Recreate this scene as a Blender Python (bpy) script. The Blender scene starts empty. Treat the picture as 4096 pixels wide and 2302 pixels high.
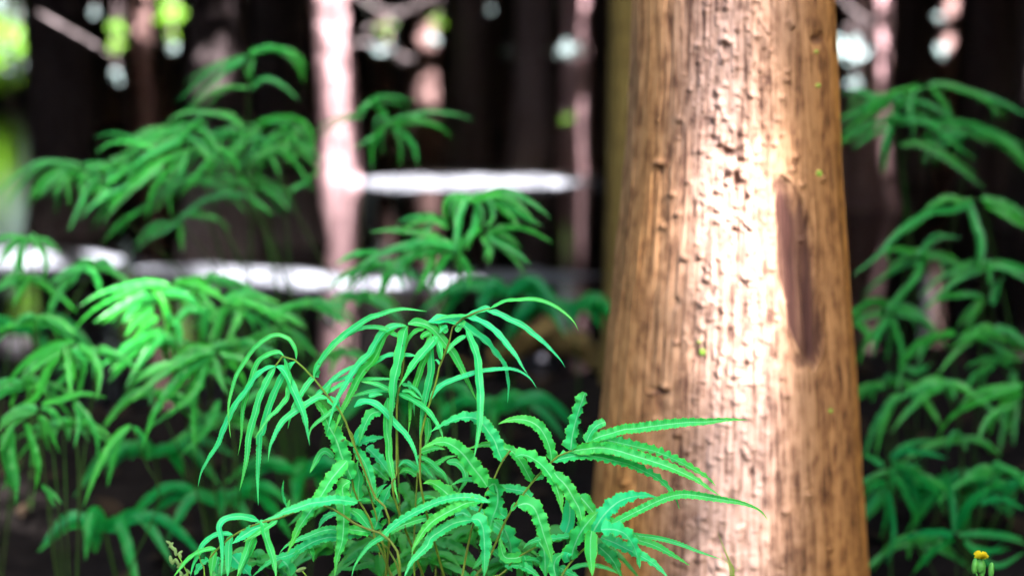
import bpy, math, random
import numpy as np
from mathutils import Vector

# ---------------------------------------------------------------- camera, world, sun, exposure
SC = bpy.context.scene
COL = SC.collection
CAMZ = 0.8
PITCH = math.radians(9.4)
LENS, SENSOR = 50.0, 36.0
K = SENSOR / LENS                     # image width at 1 m
cam_d = bpy.data.cameras.new('camera')
cam = bpy.data.objects.new('camera', cam_d)
COL.objects.link(cam)
cam.location = (0, 0, CAMZ)
cam.rotation_euler = (math.pi / 2 - PITCH, 0, 0)
cam_d.lens = LENS
cam_d.sensor_width = SENSOR
cam_d.clip_start = 0.02
cam_d.clip_end = 600
cam_d.dof.use_dof = True
cam_d.dof.focus_distance = 0.975
cam_d.dof.aperture_fstop = 3.5
SC.camera = cam

SUN_EL, SUN_AZ = math.radians(37), math.radians(36)      # azimuth: to the right of straight behind the camera
S = np.array([math.sin(SUN_AZ) * math.cos(SUN_EL), -math.cos(SUN_AZ) * math.cos(SUN_EL), math.sin(SUN_EL)])
world = bpy.data.worlds.new('World')
SC.world = world
world.use_nodes = True
wn = world.node_tree
bg = wn.nodes['Background']
sky = wn.nodes.new('ShaderNodeTexSky')
sky.sky_type = 'NISHITA'
sky.sun_disc = False
sky.sun_elevation = SUN_EL
sky.sun_rotation = math.atan2(S[0], S[1])
sky.air_density = 1.0
sky.dust_density = 4.0
sky.ozone_density = 0.6
wn.links.new(sky.outputs[0], bg.inputs[0])
bg.inputs[1].default_value = 0.15
sun_d = bpy.data.lights.new('sun', 'SUN')
sun_d.energy = 5.0
sun_d.angle = math.radians(0.55)
sun_d.color = (1.0, 0.95, 0.97)
sun = bpy.data.objects.new('sun', sun_d)
COL.objects.link(sun)
sun.rotation_euler = Vector(S).to_track_quat('Z', 'Y').to_euler()
vs = SC.view_settings
vs.view_transform = 'Standard'
vs.look = 'None'
vs.exposure = 3.45
vs.gamma = 1.0
SC.cycles.max_bounces = 6
SC.cycles.diffuse_bounces = 3
SC.cycles.glossy_bounces = 3
SC.cycles.transmission_bounces = 3
SC.cycles.use_denoising = True
SC.cycles.sample_clamp_indirect = 4.0
SC.cycles.caustics_reflective = False
SC.cycles.caustics_refractive = False

rng = np.random.default_rng(7)
random.seed(7)

# ---------------------------------------------------------------- picture-to-place helpers (native photo pixels, 4096 wide)
RIGHT = np.array([1.0, 0, 0])
FWD = np.array([0, math.cos(PITCH), -math.sin(PITCH)])
UP = np.array([0, math.sin(PITCH), math.cos(PITCH)])
CPOS = np.array([0, 0, CAMZ])
D2N = 4096 / 2576.0


def at(px, py, d):
    X = (px - 2048) / 4096 * K
    Y = -(py - 1151) / 4096 * K
    return CPOS + d * (FWD + X * RIGHT + Y * UP)


def on_level(px, py, z=0.0):
    X = (px - 2048) / 4096 * K
    Y = -(py - 1151) / 4096 * K
    v = FWD + X * RIGHT + Y * UP
    return CPOS + v * ((z - CAMZ) / v[2])


def proj(P):
    P = np.asarray(P, float) - CPOS
    d = P @ FWD
    return 2048 + (P @ RIGHT) / d / K * 4096, 1151 - (P @ UP) / d / K * 4096, d


TILES = {'T1': (750, 1150, .4143), 'T2': (1450, 1150, .4144), 'T3': (640, 1700, .4158), 'T4': (1350, 1700, .4158),
         'T5': (2050, 1550, .5193), 'L1': (0, 0, .8289), 'L5': (0, 1100, .8299), 'R2': (1200, 0, .8289),
         'R4': (3200, 0, .8289), 'R8': (2900, 1100, .83)}

# ---------------------------------------------------------------- numpy noise


def vnoise(x, y, seed, perx=None):
    r = np.random.default_rng(seed)
    n = 256
    tab = r.random((n, n))
    xi = np.floor(x).astype(int); yi = np.floor(y).astype(int)
    xf = x - xi; yf = y - yi
    xf = xf * xf * (3 - 2 * xf); yf = yf * yf * (3 - 2 * yf)
    m = perx if perx else n
    x0 = (xi % m) % n; x1 = ((xi + 1) % m) % n
    y0 = yi % n; y1 = (yi + 1) % n
    a = tab[x0, y0] * (1 - xf) + tab[x1, y0] * xf
    b = tab[x0, y1] * (1 - xf) + tab[x1, y1] * xf
    return a * (1 - yf) + b * yf


def sstep(a, b, x):
    t = np.clip((x - a) / (b - a), 0, 1)
    return t * t * (3 - 2 * t)


# ---------------------------------------------------------------- object helpers
def mesh_obj(name, V, F, mat, parent=None, smooth=True, uv=None, attrs=None):
    """one mesh object; F is an (n,4) or (n,3) index array (or a list)"""
    me = bpy.data.meshes.new(name)
    V = np.asarray(V, dtype=np.float32)
    if isinstance(F, np.ndarray):
        k = F.shape[1]
        me.vertices.add(len(V)); me.vertices.foreach_set('co', V.ravel())
        me.loops.add(F.size); me.loops.foreach_set('vertex_index', F.astype(np.int32).ravel())
        me.polygons.add(len(F))
        me.polygons.foreach_set('loop_start', np.arange(0, F.size, k, dtype=np.int32))
        me.polygons.foreach_set('loop_total', np.full(len(F), k, dtype=np.int32))
    else:
        me.from_pydata([tuple(v) for v in V], [], F)
    if uv is not None:
        lay = me.uv_layers.new(name='UVMap')
        li = np.empty(len(me.loops), dtype=np.int32); me.loops.foreach_get('vertex_index', li)
        lay.data.foreach_set('uv', np.asarray(uv, dtype=np.float32)[li].ravel())
    if attrs:
        for an, av in attrs.items():
            a = me.attributes.new(an, 'FLOAT', 'POINT')
            a.data.foreach_set('value', np.asarray(av, dtype=np.float32))
    me.update(calc_edges=True)
    me.validate()
    if smooth:
        me.polygons.foreach_set('use_smooth', np.ones(len(me.polygons), dtype=bool))
    if mat is not None:
        me.materials.append(mat)
    o = bpy.data.objects.new(name, me)
    COL.objects.link(o)
    if parent is not None:
        o.parent = parent
        o.matrix_parent_inverse = parent.matrix_world.inverted() if False else o.matrix_parent_inverse
    return o


def tag(o, label=None, cat=None, group=None, kind=None):
    if label: o['label'] = label
    if cat: o['category'] = cat
    if group: o['group'] = group
    if kind: o['kind'] = kind
    return o


def empty(name, loc):
    o = bpy.data.objects.new(name, None)
    o.empty_display_size = 0.05
    COL.objects.link(o)
    o.location = tuple(loc)
    return o


def local(V, root):
    return np.asarray(V, float) - np.array(root.location)


def grid_faces(nu, nv, wrap=False):
    """nu columns (wrapping), nv rows; vertex index = row*nu+col"""
    c = np.arange(nu if wrap else nu - 1)
    r = np.arange(nv - 1)
    C, R = np.meshgrid(c, r)
    C = C.ravel(); R = R.ravel()
    C1 = (C + 1) % nu
    return np.stack([R * nu + C, R * nu + C1, (R + 1) * nu + C1, (R + 1) * nu + C], 1)


def catmull(P, n):
    P = np.asarray(P, float)
    if len(P) == 2:
        t = np.linspace(0, 1, n)[:, None]
        return P[0] * (1 - t) + P[1] * t
    E = np.vstack([2 * P[0] - P[1], P, 2 * P[-1] - P[-2]])
    out = []
    m = 24
    for i in range(1, len(E) - 2):
        t = np.linspace(0, 1, m, endpoint=False)[:, None]
        a, b, c, d = E[i - 1], E[i], E[i + 1], E[i + 2]
        out.append(.5 * (2 * b + (c - a) * t + (2 * a - 5 * b + 4 * c - d) * t ** 2 + (3 * b - a - 3 * c + d) * t ** 3))
    out.append(P[-1:])
    Q = np.vstack(out)
    L = np.r_[0, np.cumsum(np.linalg.norm(np.diff(Q, axis=0), axis=1))]
    s = np.linspace(0, L[-1], n)
    return np.stack([np.interp(s, L, Q[:, k]) for k in range(Q.shape[1])], 1)


def tube(P, R, sides=7):
    """tube round a polyline"""
    P = np.asarray(P, float)
    n = len(P)
    R = np.broadcast_to(np.asarray(R, float), (n,))
    T = np.gradient(P, axis=0)
    T /= np.linalg.norm(T, axis=1)[:, None] + 1e-12
    ref = np.array([0.3, 0.9, 0.2])
    A = np.cross(T, ref); A /= np.linalg.norm(A, axis=1)[:, None] + 1e-9
    B = np.cross(T, A)
    a = np.arange(sides) * 2 * math.pi / sides
    V = (P[:, None] + R[:, None, None] * (np.cos(a)[None, :, None] * A[:, None] + np.sin(a)[None, :, None] * B[:, None])).reshape(-1, 3)
    return V, grid_faces(sides, n, True)


def merge(parts):
    V = []; F = []; o = 0
    for v, f in parts:
        V.append(v); F.append(f + o); o += len(v)
    return np.vstack(V), np.vstack(F)


# ---------------------------------------------------------------- materials
def new_mat(name):
    m = bpy.data.materials.new(name)
    m.use_nodes = True
    nt = m.node_tree
    return m, nt, nt.nodes['Principled BSDF']


def N(nt, t, **kw):
    n = nt.nodes.new(t)
    for k, v in kw.items():
        if k.startswith('i_'):
            n.inputs[int(k[2:]) if k[2:].isdigit() else k[2:]].default_value = v
        else:
            setattr(n, k, v)
    return n


def ramp(nt, fac, stops):
    r = nt.nodes.new('ShaderNodeValToRGB')
    e = r.color_ramp.elements
    while len(e) < len(stops): e.new(0.5)
    for el, (p, c) in zip(e, stops):
        el.position = p; el.color = (*c, 1)
    nt.links.new(fac, r.inputs[0])
    return r


def mixc(nt, fac, a, b, mode='MIX'):
    m = nt.nodes.new('ShaderNodeMix'); m.data_type = 'RGBA'; m.blend_type = mode
    for s, v in ((m.inputs[0], fac), (m.inputs[6], a), (m.inputs[7], b)):
        if isinstance(v, (int, float)): s.default_value = v
        elif isinstance(v, tuple): s.default_value = (*v, 1)
        else: nt.links.new(v, s)
    return m.outputs[2]


def math_n(nt, op, a, b=0.0, clamp=False):
    m = nt.nodes.new('ShaderNodeMath'); m.operation = op; m.use_clamp = clamp
    for s, v in ((m.inputs[0], a), (m.inputs[1], b)):
        if isinstance(v, (int, float)): s.default_value = v
        else: nt.links.new(v, s)
    return m.outputs[0]


def leaf_material(name, c1, c2, rib, edge, trans=0.35, rough=0.40, spec=0.28):
    m, nt, p = new_mat(name)
    uv = N(nt, 'ShaderNodeUVMap')
    sep = N(nt, 'ShaderNodeSeparateXYZ'); nt.links.new(uv.outputs[0], sep.inputs[0])
    off = math_n(nt, 'ABSOLUTE', math_n(nt, 'SUBTRACT', sep.outputs[0], 0.5))
    oi = N(nt, 'ShaderNodeObjectInfo')
    nz = N(nt, 'ShaderNodeTexNoise'); nz.inputs['Scale'].default_value = 55; nz.inputs['Detail'].default_value = 4
    geo = N(nt, 'ShaderNodeNewGeometry'); nt.links.new(geo.outputs['Position'], nz.inputs['Vector'])
    f = math_n(nt, 'ADD', math_n(nt, 'MULTIPLY', oi.outputs['Random'], 0.6), math_n(nt, 'MULTIPLY', nz.outputs[0], 0.5))
    base = mixc(nt, math_n(nt, 'MULTIPLY', f, 1.0, True), c1, c2)
    # yellow-green towards some tips
    tipf = math_n(nt, 'MULTIPLY', math_n(nt, 'SUBTRACT', sep.outputs[1], 0.62), math_n(nt, 'MULTIPLY', oi.outputs['Random'], 1.5), True)
    base = mixc(nt, tipf, base, edge)
    ribf = math_n(nt, 'LESS_THAN', off, 0.045)
    base = mixc(nt, math_n(nt, 'MULTIPLY', ribf, 0.5), base, rib)
    edf = math_n(nt, 'MULTIPLY', math_n(nt, 'GREATER_THAN', off, 0.455), 0.6)
    base = mixc(nt, edf, base, edge)
    # few brown blemishes
    n2 = N(nt, 'ShaderNodeTexNoise'); n2.inputs['Scale'].default_value = 260; n2.inputs['Detail'].default_value = 2
    nt.links.new(geo.outputs['Position'], n2.inputs['Vector'])
    sp = math_n(nt, 'MULTIPLY', math_n(nt, 'GREATER_THAN', n2.outputs[0], 0.74), 0.7)
    base = mixc(nt, sp, base, (0.10, 0.06, 0.015))
    nt.links.new(base, p.inputs['Base Color'])
    p.inputs['Roughness'].default_value = rough
    p.inputs['Specular IOR Level'].default_value = spec
    # fine cross veins
    w = math_n(nt, 'SINE', math_n(nt, 'MULTIPLY', sep.outputs[1], 420.0))
    bmp = N(nt, 'ShaderNodeBump'); bmp.inputs['Strength'].default_value = 0.25; bmp.inputs['Distance'].default_value = 0.0008
    nt.links.new(math_n(nt, 'ADD', math_n(nt, 'MULTIPLY', w, 0.3), nz.outputs[0]), bmp.inputs['Height'])
    nt.links.new(bmp.outputs[0], p.inputs['Normal'])
    tr = N(nt, 'ShaderNodeBsdfTranslucent')
    nt.links.new(mixc(nt, 1.0, base, (1.0, 0.95, 0.45), 'MULTIPLY'), tr.inputs[0])
    mx = N(nt, 'ShaderNodeMixShader'); mx.inputs[0].default_value = trans
    nt.links.new(p.outputs[0], mx.inputs[1]); nt.links.new(tr.outputs[0], mx.inputs[2])
    nt.links.new(mx.outputs[0], nt.nodes['Material Output'].inputs[0])
    return m


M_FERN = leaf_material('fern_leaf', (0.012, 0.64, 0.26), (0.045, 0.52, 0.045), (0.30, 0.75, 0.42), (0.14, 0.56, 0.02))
M_FERN3 = leaf_material('fern_leaf_shaded', (0.016, 0.24, 0.055), (0.032, 0.28, 0.016), (0.02, 0.28, 0.05), (0.03, 0.26, 0.008), trans=0.32, rough=.33, spec=.32)  # same fern leaf with the shade of rear fronds put into its colour
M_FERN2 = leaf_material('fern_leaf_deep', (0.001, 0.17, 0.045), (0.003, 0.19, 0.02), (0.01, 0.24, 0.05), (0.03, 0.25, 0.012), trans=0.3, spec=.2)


def simple_mat(name, c, rough=0.7, spec=0.3, var=None, scale=20, bump=0):
    m, nt, p = new_mat(name)
    geo = N(nt, 'ShaderNodeNewGeometry')
    nz = N(nt, 'ShaderNodeTexNoise'); nz.inputs['Scale'].default_value = scale; nz.inputs['Detail'].default_value = 5
    nt.links.new(geo.outputs['Position'], nz.inputs['Vector'])
    c2 = var or tuple(v * 0.6 for v in c)
    r = ramp(nt, nz.outputs[0], [(0.3, c2), (0.7, c)])
    nt.links.new(r.outputs[0], p.inputs['Base Color'])
    p.inputs['Roughness'].default_value = rough
    p.inputs['Specular IOR Level'].default_value = spec
    if bump:
        b = N(nt, 'ShaderNodeBump'); b.inputs['Strength'].default_value = 0.6; b.inputs['Distance'].default_value = bump
        nt.links.new(nz.outputs[0], b.inputs['Height']); nt.links.new(b.outputs[0], p.inputs['Normal'])
    return m


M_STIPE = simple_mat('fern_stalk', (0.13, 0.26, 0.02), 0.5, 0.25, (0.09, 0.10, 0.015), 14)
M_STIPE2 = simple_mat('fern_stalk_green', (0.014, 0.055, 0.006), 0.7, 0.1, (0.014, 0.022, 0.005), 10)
M_SOIL = simple_mat('wet_soil', (0.011, 0.009, 0.008), 0.95, 0.04, (0.004, 0.0032, 0.003), 26, 0.012)
M_SAND = simple_mat('pale_mud', (0.33, 0.35, 0.39), 0.7, 0.3, (0.17, 0.18, 0.20), 9, 0.01)
M_STONE = simple_mat('light_spot_stone', (0.22, 0.22, 0.25), 0.25, 0.5, (0.12, 0.11, 0.12), 40, 0.004)
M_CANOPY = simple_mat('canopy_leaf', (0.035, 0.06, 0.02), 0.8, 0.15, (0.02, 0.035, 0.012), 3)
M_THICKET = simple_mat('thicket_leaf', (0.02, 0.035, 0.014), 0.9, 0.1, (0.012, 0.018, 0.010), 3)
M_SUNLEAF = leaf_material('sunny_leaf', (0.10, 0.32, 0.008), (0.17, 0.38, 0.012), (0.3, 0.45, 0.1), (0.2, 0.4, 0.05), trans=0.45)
M_SKYLEAF = leaf_material('pale_sky_leaf', (0.24, 0.34, 0.36), (0.32, 0.40, 0.42), (0.3, 0.45, 0.3), (0.3, 0.4, 0.3), trans=0.35)  # pale leaf colour stands in for sky gaps and haze between the trees
M_TWIG = simple_mat('pale_twig', (0.24, 0.20, 0.20), 0.7, 0.2, (0.15, 0.12, 0.12), 12)
M_LITTER = simple_mat('leaf_litter', (0.032, 0.022, 0.013), 0.9, 0.06, (0.010, 0.007, 0.005), 30)
M_DRY = simple_mat('dry_leaf', (0.17, 0.12, 0.04), 0.8, 0.1, (0.09, 0.06, 0.02), 40)
M_GRASS = simple_mat('grass_blade', (0.20, 0.34, 0.03), 0.5, 0.3, (0.10, 0.25, 0.02), 20)
M_SEED = simple_mat('grass_seed', (0.18, 0.28, 0.10), 0.7, 0.1, (0.10, 0.19, 0.05), 200)
M_PETAL = simple_mat('yellow_petal', (0.72, 0.62, 0.02), 0.7, 0.1, (0.60, 0.48, 0.01), 300)
M_BUD = simple_mat('green_bud', (0.10, 0.36, 0.05), 0.5, 0.3, (0.05, 0.22, 0.03), 200)

# water
M_WATER, nt, p = new_mat('pond_water')
p.inputs['Base Color'].default_value = (0.006, 0.007, 0.009, 1)
p.inputs['Roughness'].default_value = 0.03
p.inputs['IOR'].default_value = 1.33
p.inputs['Specular IOR Level'].default_value = 0.5
geo = N(nt, 'ShaderNodeNewGeometry')
mp = N(nt, 'ShaderNodeMapping'); mp.inputs['Scale'].default_value = (5, 16, 1)
nt.links.new(geo.outputs['Position'], mp.inputs[0])
nz = N(nt, 'ShaderNodeTexNoise'); nz.inputs['Scale'].default_value = 1.0; nz.inputs['Detail'].default_value = 3
nt.links.new(mp.outputs[0], nz.inputs['Vector'])
b = N(nt, 'ShaderNodeBump'); b.inputs['Strength'].default_value = 0.06; b.inputs['Distance'].default_value = 0.03
nt.links.new(nz.outputs[0], b.inputs['Height']); nt.links.new(b.outputs[0], p.inputs['Normal'])


def bark_material(name, tan, mid, dark, scar=(0.10, 0.042, 0.030), fibre=1.0):
    m, nt, p = new_mat(name)
    uv = N(nt, 'ShaderNodeUVMap')
    mp = N(nt, 'ShaderNodeMapping'); mp.inputs['Scale'].default_value = (330 * fibre, 15 * fibre, 1)
    nt.links.new(uv.outputs[0], mp.inputs[0])
    fib = N(nt, 'ShaderNodeTexNoise'); fib.inputs['Scale'].default_value = 1.0; fib.inputs['Detail'].default_value = 6; fib.inputs['Roughness'].default_value = 0.65
    nt.links.new(mp.outputs[0], fib.inputs['Vector'])
    mp2 = N(nt, 'ShaderNodeMapping'); mp2.inputs['Scale'].default_value = (38 * fibre, 3.2 * fibre, 1)
    nt.links.new(uv.outputs[0], mp2.inputs[0])
    big = N(nt, 'ShaderNodeTexNoise'); big.inputs['Scale'].default_value = 1.0; big.inputs['Detail'].default_value = 5; big.inputs['Distortion'].default_value = 0.6
    nt.links.new(mp2.outputs[0], big.inputs['Vector'])
    mp3 = N(nt, 'ShaderNodeMapping'); mp3.inputs['Scale'].default_value = (90 * fibre, 60 * fibre, 1)
    nt.links.new(uv.outputs[0], mp3.inputs[0])
    flk = N(nt, 'ShaderNodeTexNoise'); flk.inputs['Scale'].default_value = 1.0; flk.inputs['Detail'].default_value = 4
    nt.links.new(mp3.outputs[0], flk.inputs['Vector'])
    f = math_n(nt, 'ADD', math_n(nt, 'MULTIPLY', fib.outputs[0], 0.48), math_n(nt, 'ADD', math_n(nt, 'MULTIPLY', big.outputs[0], 0.24), math_n(nt, 'MULTIPLY', flk.outputs[0], 0.28)))
    r = ramp(nt, f, [(0.41, dark), (0.475, mid), (0.55, tan)])
    col = r.outputs[0]
    al = N(nt, 'ShaderNodeAttribute'); al.attribute_name = 'algae_sunband'
    col = mixc(nt, al.outputs['Fac'], col, mixc(nt, 1.0, col, (0.98, 0.70, 0.21), 'MULTIPLY'))  # ochre growth tint, left out where the sunlit pink is painted in
    a = N(nt, 'ShaderNodeAttribute'); a.attribute_name = 'scar'
    sc = ramp(nt, fib.outputs[0], [(0.3, tuple(v * 0.35 for v in scar)), (0.7, scar)])
    col = mixc(nt, a.outputs['Fac'], col, sc.outputs[0])
    a2 = N(nt, 'ShaderNodeAttribute'); a2.attribute_name = 'moss'
    col = mixc(nt, a2.outputs['Fac'], col, (0.24, 0.42, 0.05))
    nt.links.new(col, p.inputs['Base Color'])
    p.inputs['Roughness'].default_value = 0.85
    p.inputs['Specular IOR Level'].default_value = 0.2
    b = N(nt, 'ShaderNodeBump'); b.inputs['Strength'].default_value = 0.45; b.inputs['Distance'].default_value = 0.003
    nt.links.new(f, b.inputs['Height']); nt.links.new(b.outputs[0], p.inputs['Normal'])
    return m


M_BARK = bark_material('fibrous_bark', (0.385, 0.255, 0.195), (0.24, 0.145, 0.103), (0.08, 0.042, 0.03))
M_BARK_OLIVE = bark_material('olive_bark', (0.20, 0.14, 0.035), (0.13, 0.085, 0.02), (0.05, 0.03, 0.01), fibre=0.7)
M_BARK_RED = bark_material('red_brown_bark', (0.30, 0.19, 0.17), (0.20, 0.115, 0.105), (0.08, 0.04, 0.038), fibre=0.5)
M_BARK_PALE = bark_material('pale_pink_bark', (0.42, 0.28, 0.28), (0.27, 0.16, 0.165), (0.10, 0.05, 0.055), fibre=0.5)
M_BARK_DARK = bark_material('dark_shade_bark', (0.17, 0.135, 0.135), (0.11, 0.08, 0.08), (0.04, 0.028, 0.03), fibre=0.5)  # darker copy of the pond bark; shade is put into its colour

# ---------------------------------------------------------------- ground and water
SHORE_FAR = 23.0


def ground_z(x, y):
    x = np.asarray(x, float); y = np.asarray(y, float)
    sh = 3.45 + 0.25 * np.sin(x * 0.9 + 0.6) + 0.12 * np.sin(x * 2.3)
    near = 0.19 - 0.55 * sstep(-1.1, 1.0, y - sh)
    far = -0.36 + 0.85 * sstep(-0.8, 2.5, y - SHORE_FAR)
    z = np.where(y < 12, near, far)
    bump = (vnoise(x * 2.2 + 40, y * 2.2 + 40, 11) - .5) * 0.09 + (vnoise(x * 7 + 40, y * 7 + 40, 12) - .5) * 0.035
    return z + bump


gx = np.r_[np.linspace(-150, -14, 14), np.linspace(-12, -3.2, 24), np.linspace(-3, 3, 150), np.linspace(3.2, 12, 24), np.linspace(14, 150, 14)]
gy = np.r_[np.linspace(-60, -3, 12), np.linspace(-2.6, 0.2, 16), np.linspace(0.25, 4.6, 150), np.linspace(4.8, 30, 60), np.linspace(34, 260, 20)]
GX, GY = np.meshgrid(gx, gy)
V = np.stack([GX, GY, ground_z(GX, GY)], -1).reshape(-1, 3)
tag(mesh_obj('ground', V, grid_faces(len(gx), len(gy)), M_SOIL), kind='structure')
wx = np.linspace(-60, 60, 40); wy = np.linspace(2.0, 26, 30)
WX, WY = np.meshgrid(wx, wy)
tag(mesh_obj('water', np.stack([WX, WY, WX * 0], -1).reshape(-1, 3), grid_faces(40, 30), M_WATER), kind='structure')

LIT = []          # sun gaps in the canopy: (P0, P1, radius, share of leaves left inside)


def lit(P0, P1, r, keep=0.0):
    LIT.append((np.asarray(P0, float), np.asarray(P1, float), r, keep))


# sunlit mud bars in the water, given by display-pixel rows (2576 wide): (x, top row, bottom row)
def mud_bar(name, pts, zt=0.035, seed=0):
    pts = np.asarray(pts, float)
    n = 80
    xs = np.linspace(pts[0, 0], pts[-1, 0], n)
    top = np.interp(xs, pts[:, 0], pts[:, 1]); bot = np.interp(xs, pts[:, 0], pts[:, 2])
    rows = []
    m = 13
    for i in range(n):
        a = on_level(xs[i] * D2N, bot[i] * D2N); c = on_level(xs[i] * D2N, top[i] * D2N)
        for j in range(m):
            s = j / (m - 1)
            P = a * (1 - s) + c * s
            end = min(1, 6 * min(i, n - 1 - i) / n)
            h = (1 - (2 * s - 1) ** 2) * (0.35 + 0.65 * end)
            P = P + np.array([0, 0, -0.02 + (zt + 0.02) * h + 0.018 * h * (vnoise(np.array([xs[i] * .02 + seed]), np.array([s * 5.0]), 5)[0] - .5)])
            rows.append(P)
    return tag(mesh_obj(name, np.array(rows), grid_faces(m, n), M_SAND), kind='structure')


mud_bar('mud_bar', [(870, 446, 472), (1000, 432, 482), (1150, 426, 480), (1300, 428, 474), (1510, 442, 464)], 0.03, 1)
mud_bar('mud_bar', [(-200, 618, 668), (0, 622, 674), (200, 625, 676), (320, 636, 680)], 0.03, 3)
mud_bar('mud_bar', [(322, 660, 696), (520, 668, 700), (700, 676, 716), (850, 686, 726), (1000, 690, 722), (1250, 690, 712), (1540, 686, 700)], 0.03, 7)


def P_level(x, y, z=0.03):
    return on_level(x * D2N, y * D2N, z)


lit(P_level(930, 457), P_level(1370, 454), 0.22, .22)
lit(P_level(1370, 454), P_level(1470, 454), 0.12, .25)
lit(P_level(880, 708), P_level(1400, 697), 0.06, .35)
lit(P_level(290, 664), P_level(560, 684), 0.09, .2)
lit(P_level(-40, 648), P_level(300, 654), 0.17, .03)
lit(P_level(540, 684), P_level(850, 706), 0.13, .05)
lit(P_level(980, 706), P_level(1050, 706), 0.07)
lit(P_level(1130, 700), P_level(1260, 700), 0.06)
lit(P_level(1400, 694), P_level(1520, 692), 0.03, .4)

# ---------------------------------------------------------------- main trunk
TR_Y = 1.33
edge_y = np.array([-400, 0, 200, 400, 600, 800, 1000, 1200, 1448, 1800, 2300]) * D2N
edge_l = np.array([1603, 1590, 1583, 1570, 1550, 1528, 1510, 1490, 1472, 1440, 1370]) * D2N
edge_r = np.array([2078, 2095, 2104, 2112, 2125, 2140, 2155, 2166, 2184, 2215, 2290]) * D2N


def trunk_axis(z):
    px, py, d = proj(np.array([0, TR_Y, z]))
    l = np.interp(py, edge_y, edge_l); r = np.interp(py, edge_y, edge_r)
    cx = ((l + r) / 2 - 2048) / 4096 * K * d
    rad = (r - l) / 2 / 4096 * K * d
    return cx, rad * 0.985


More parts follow.
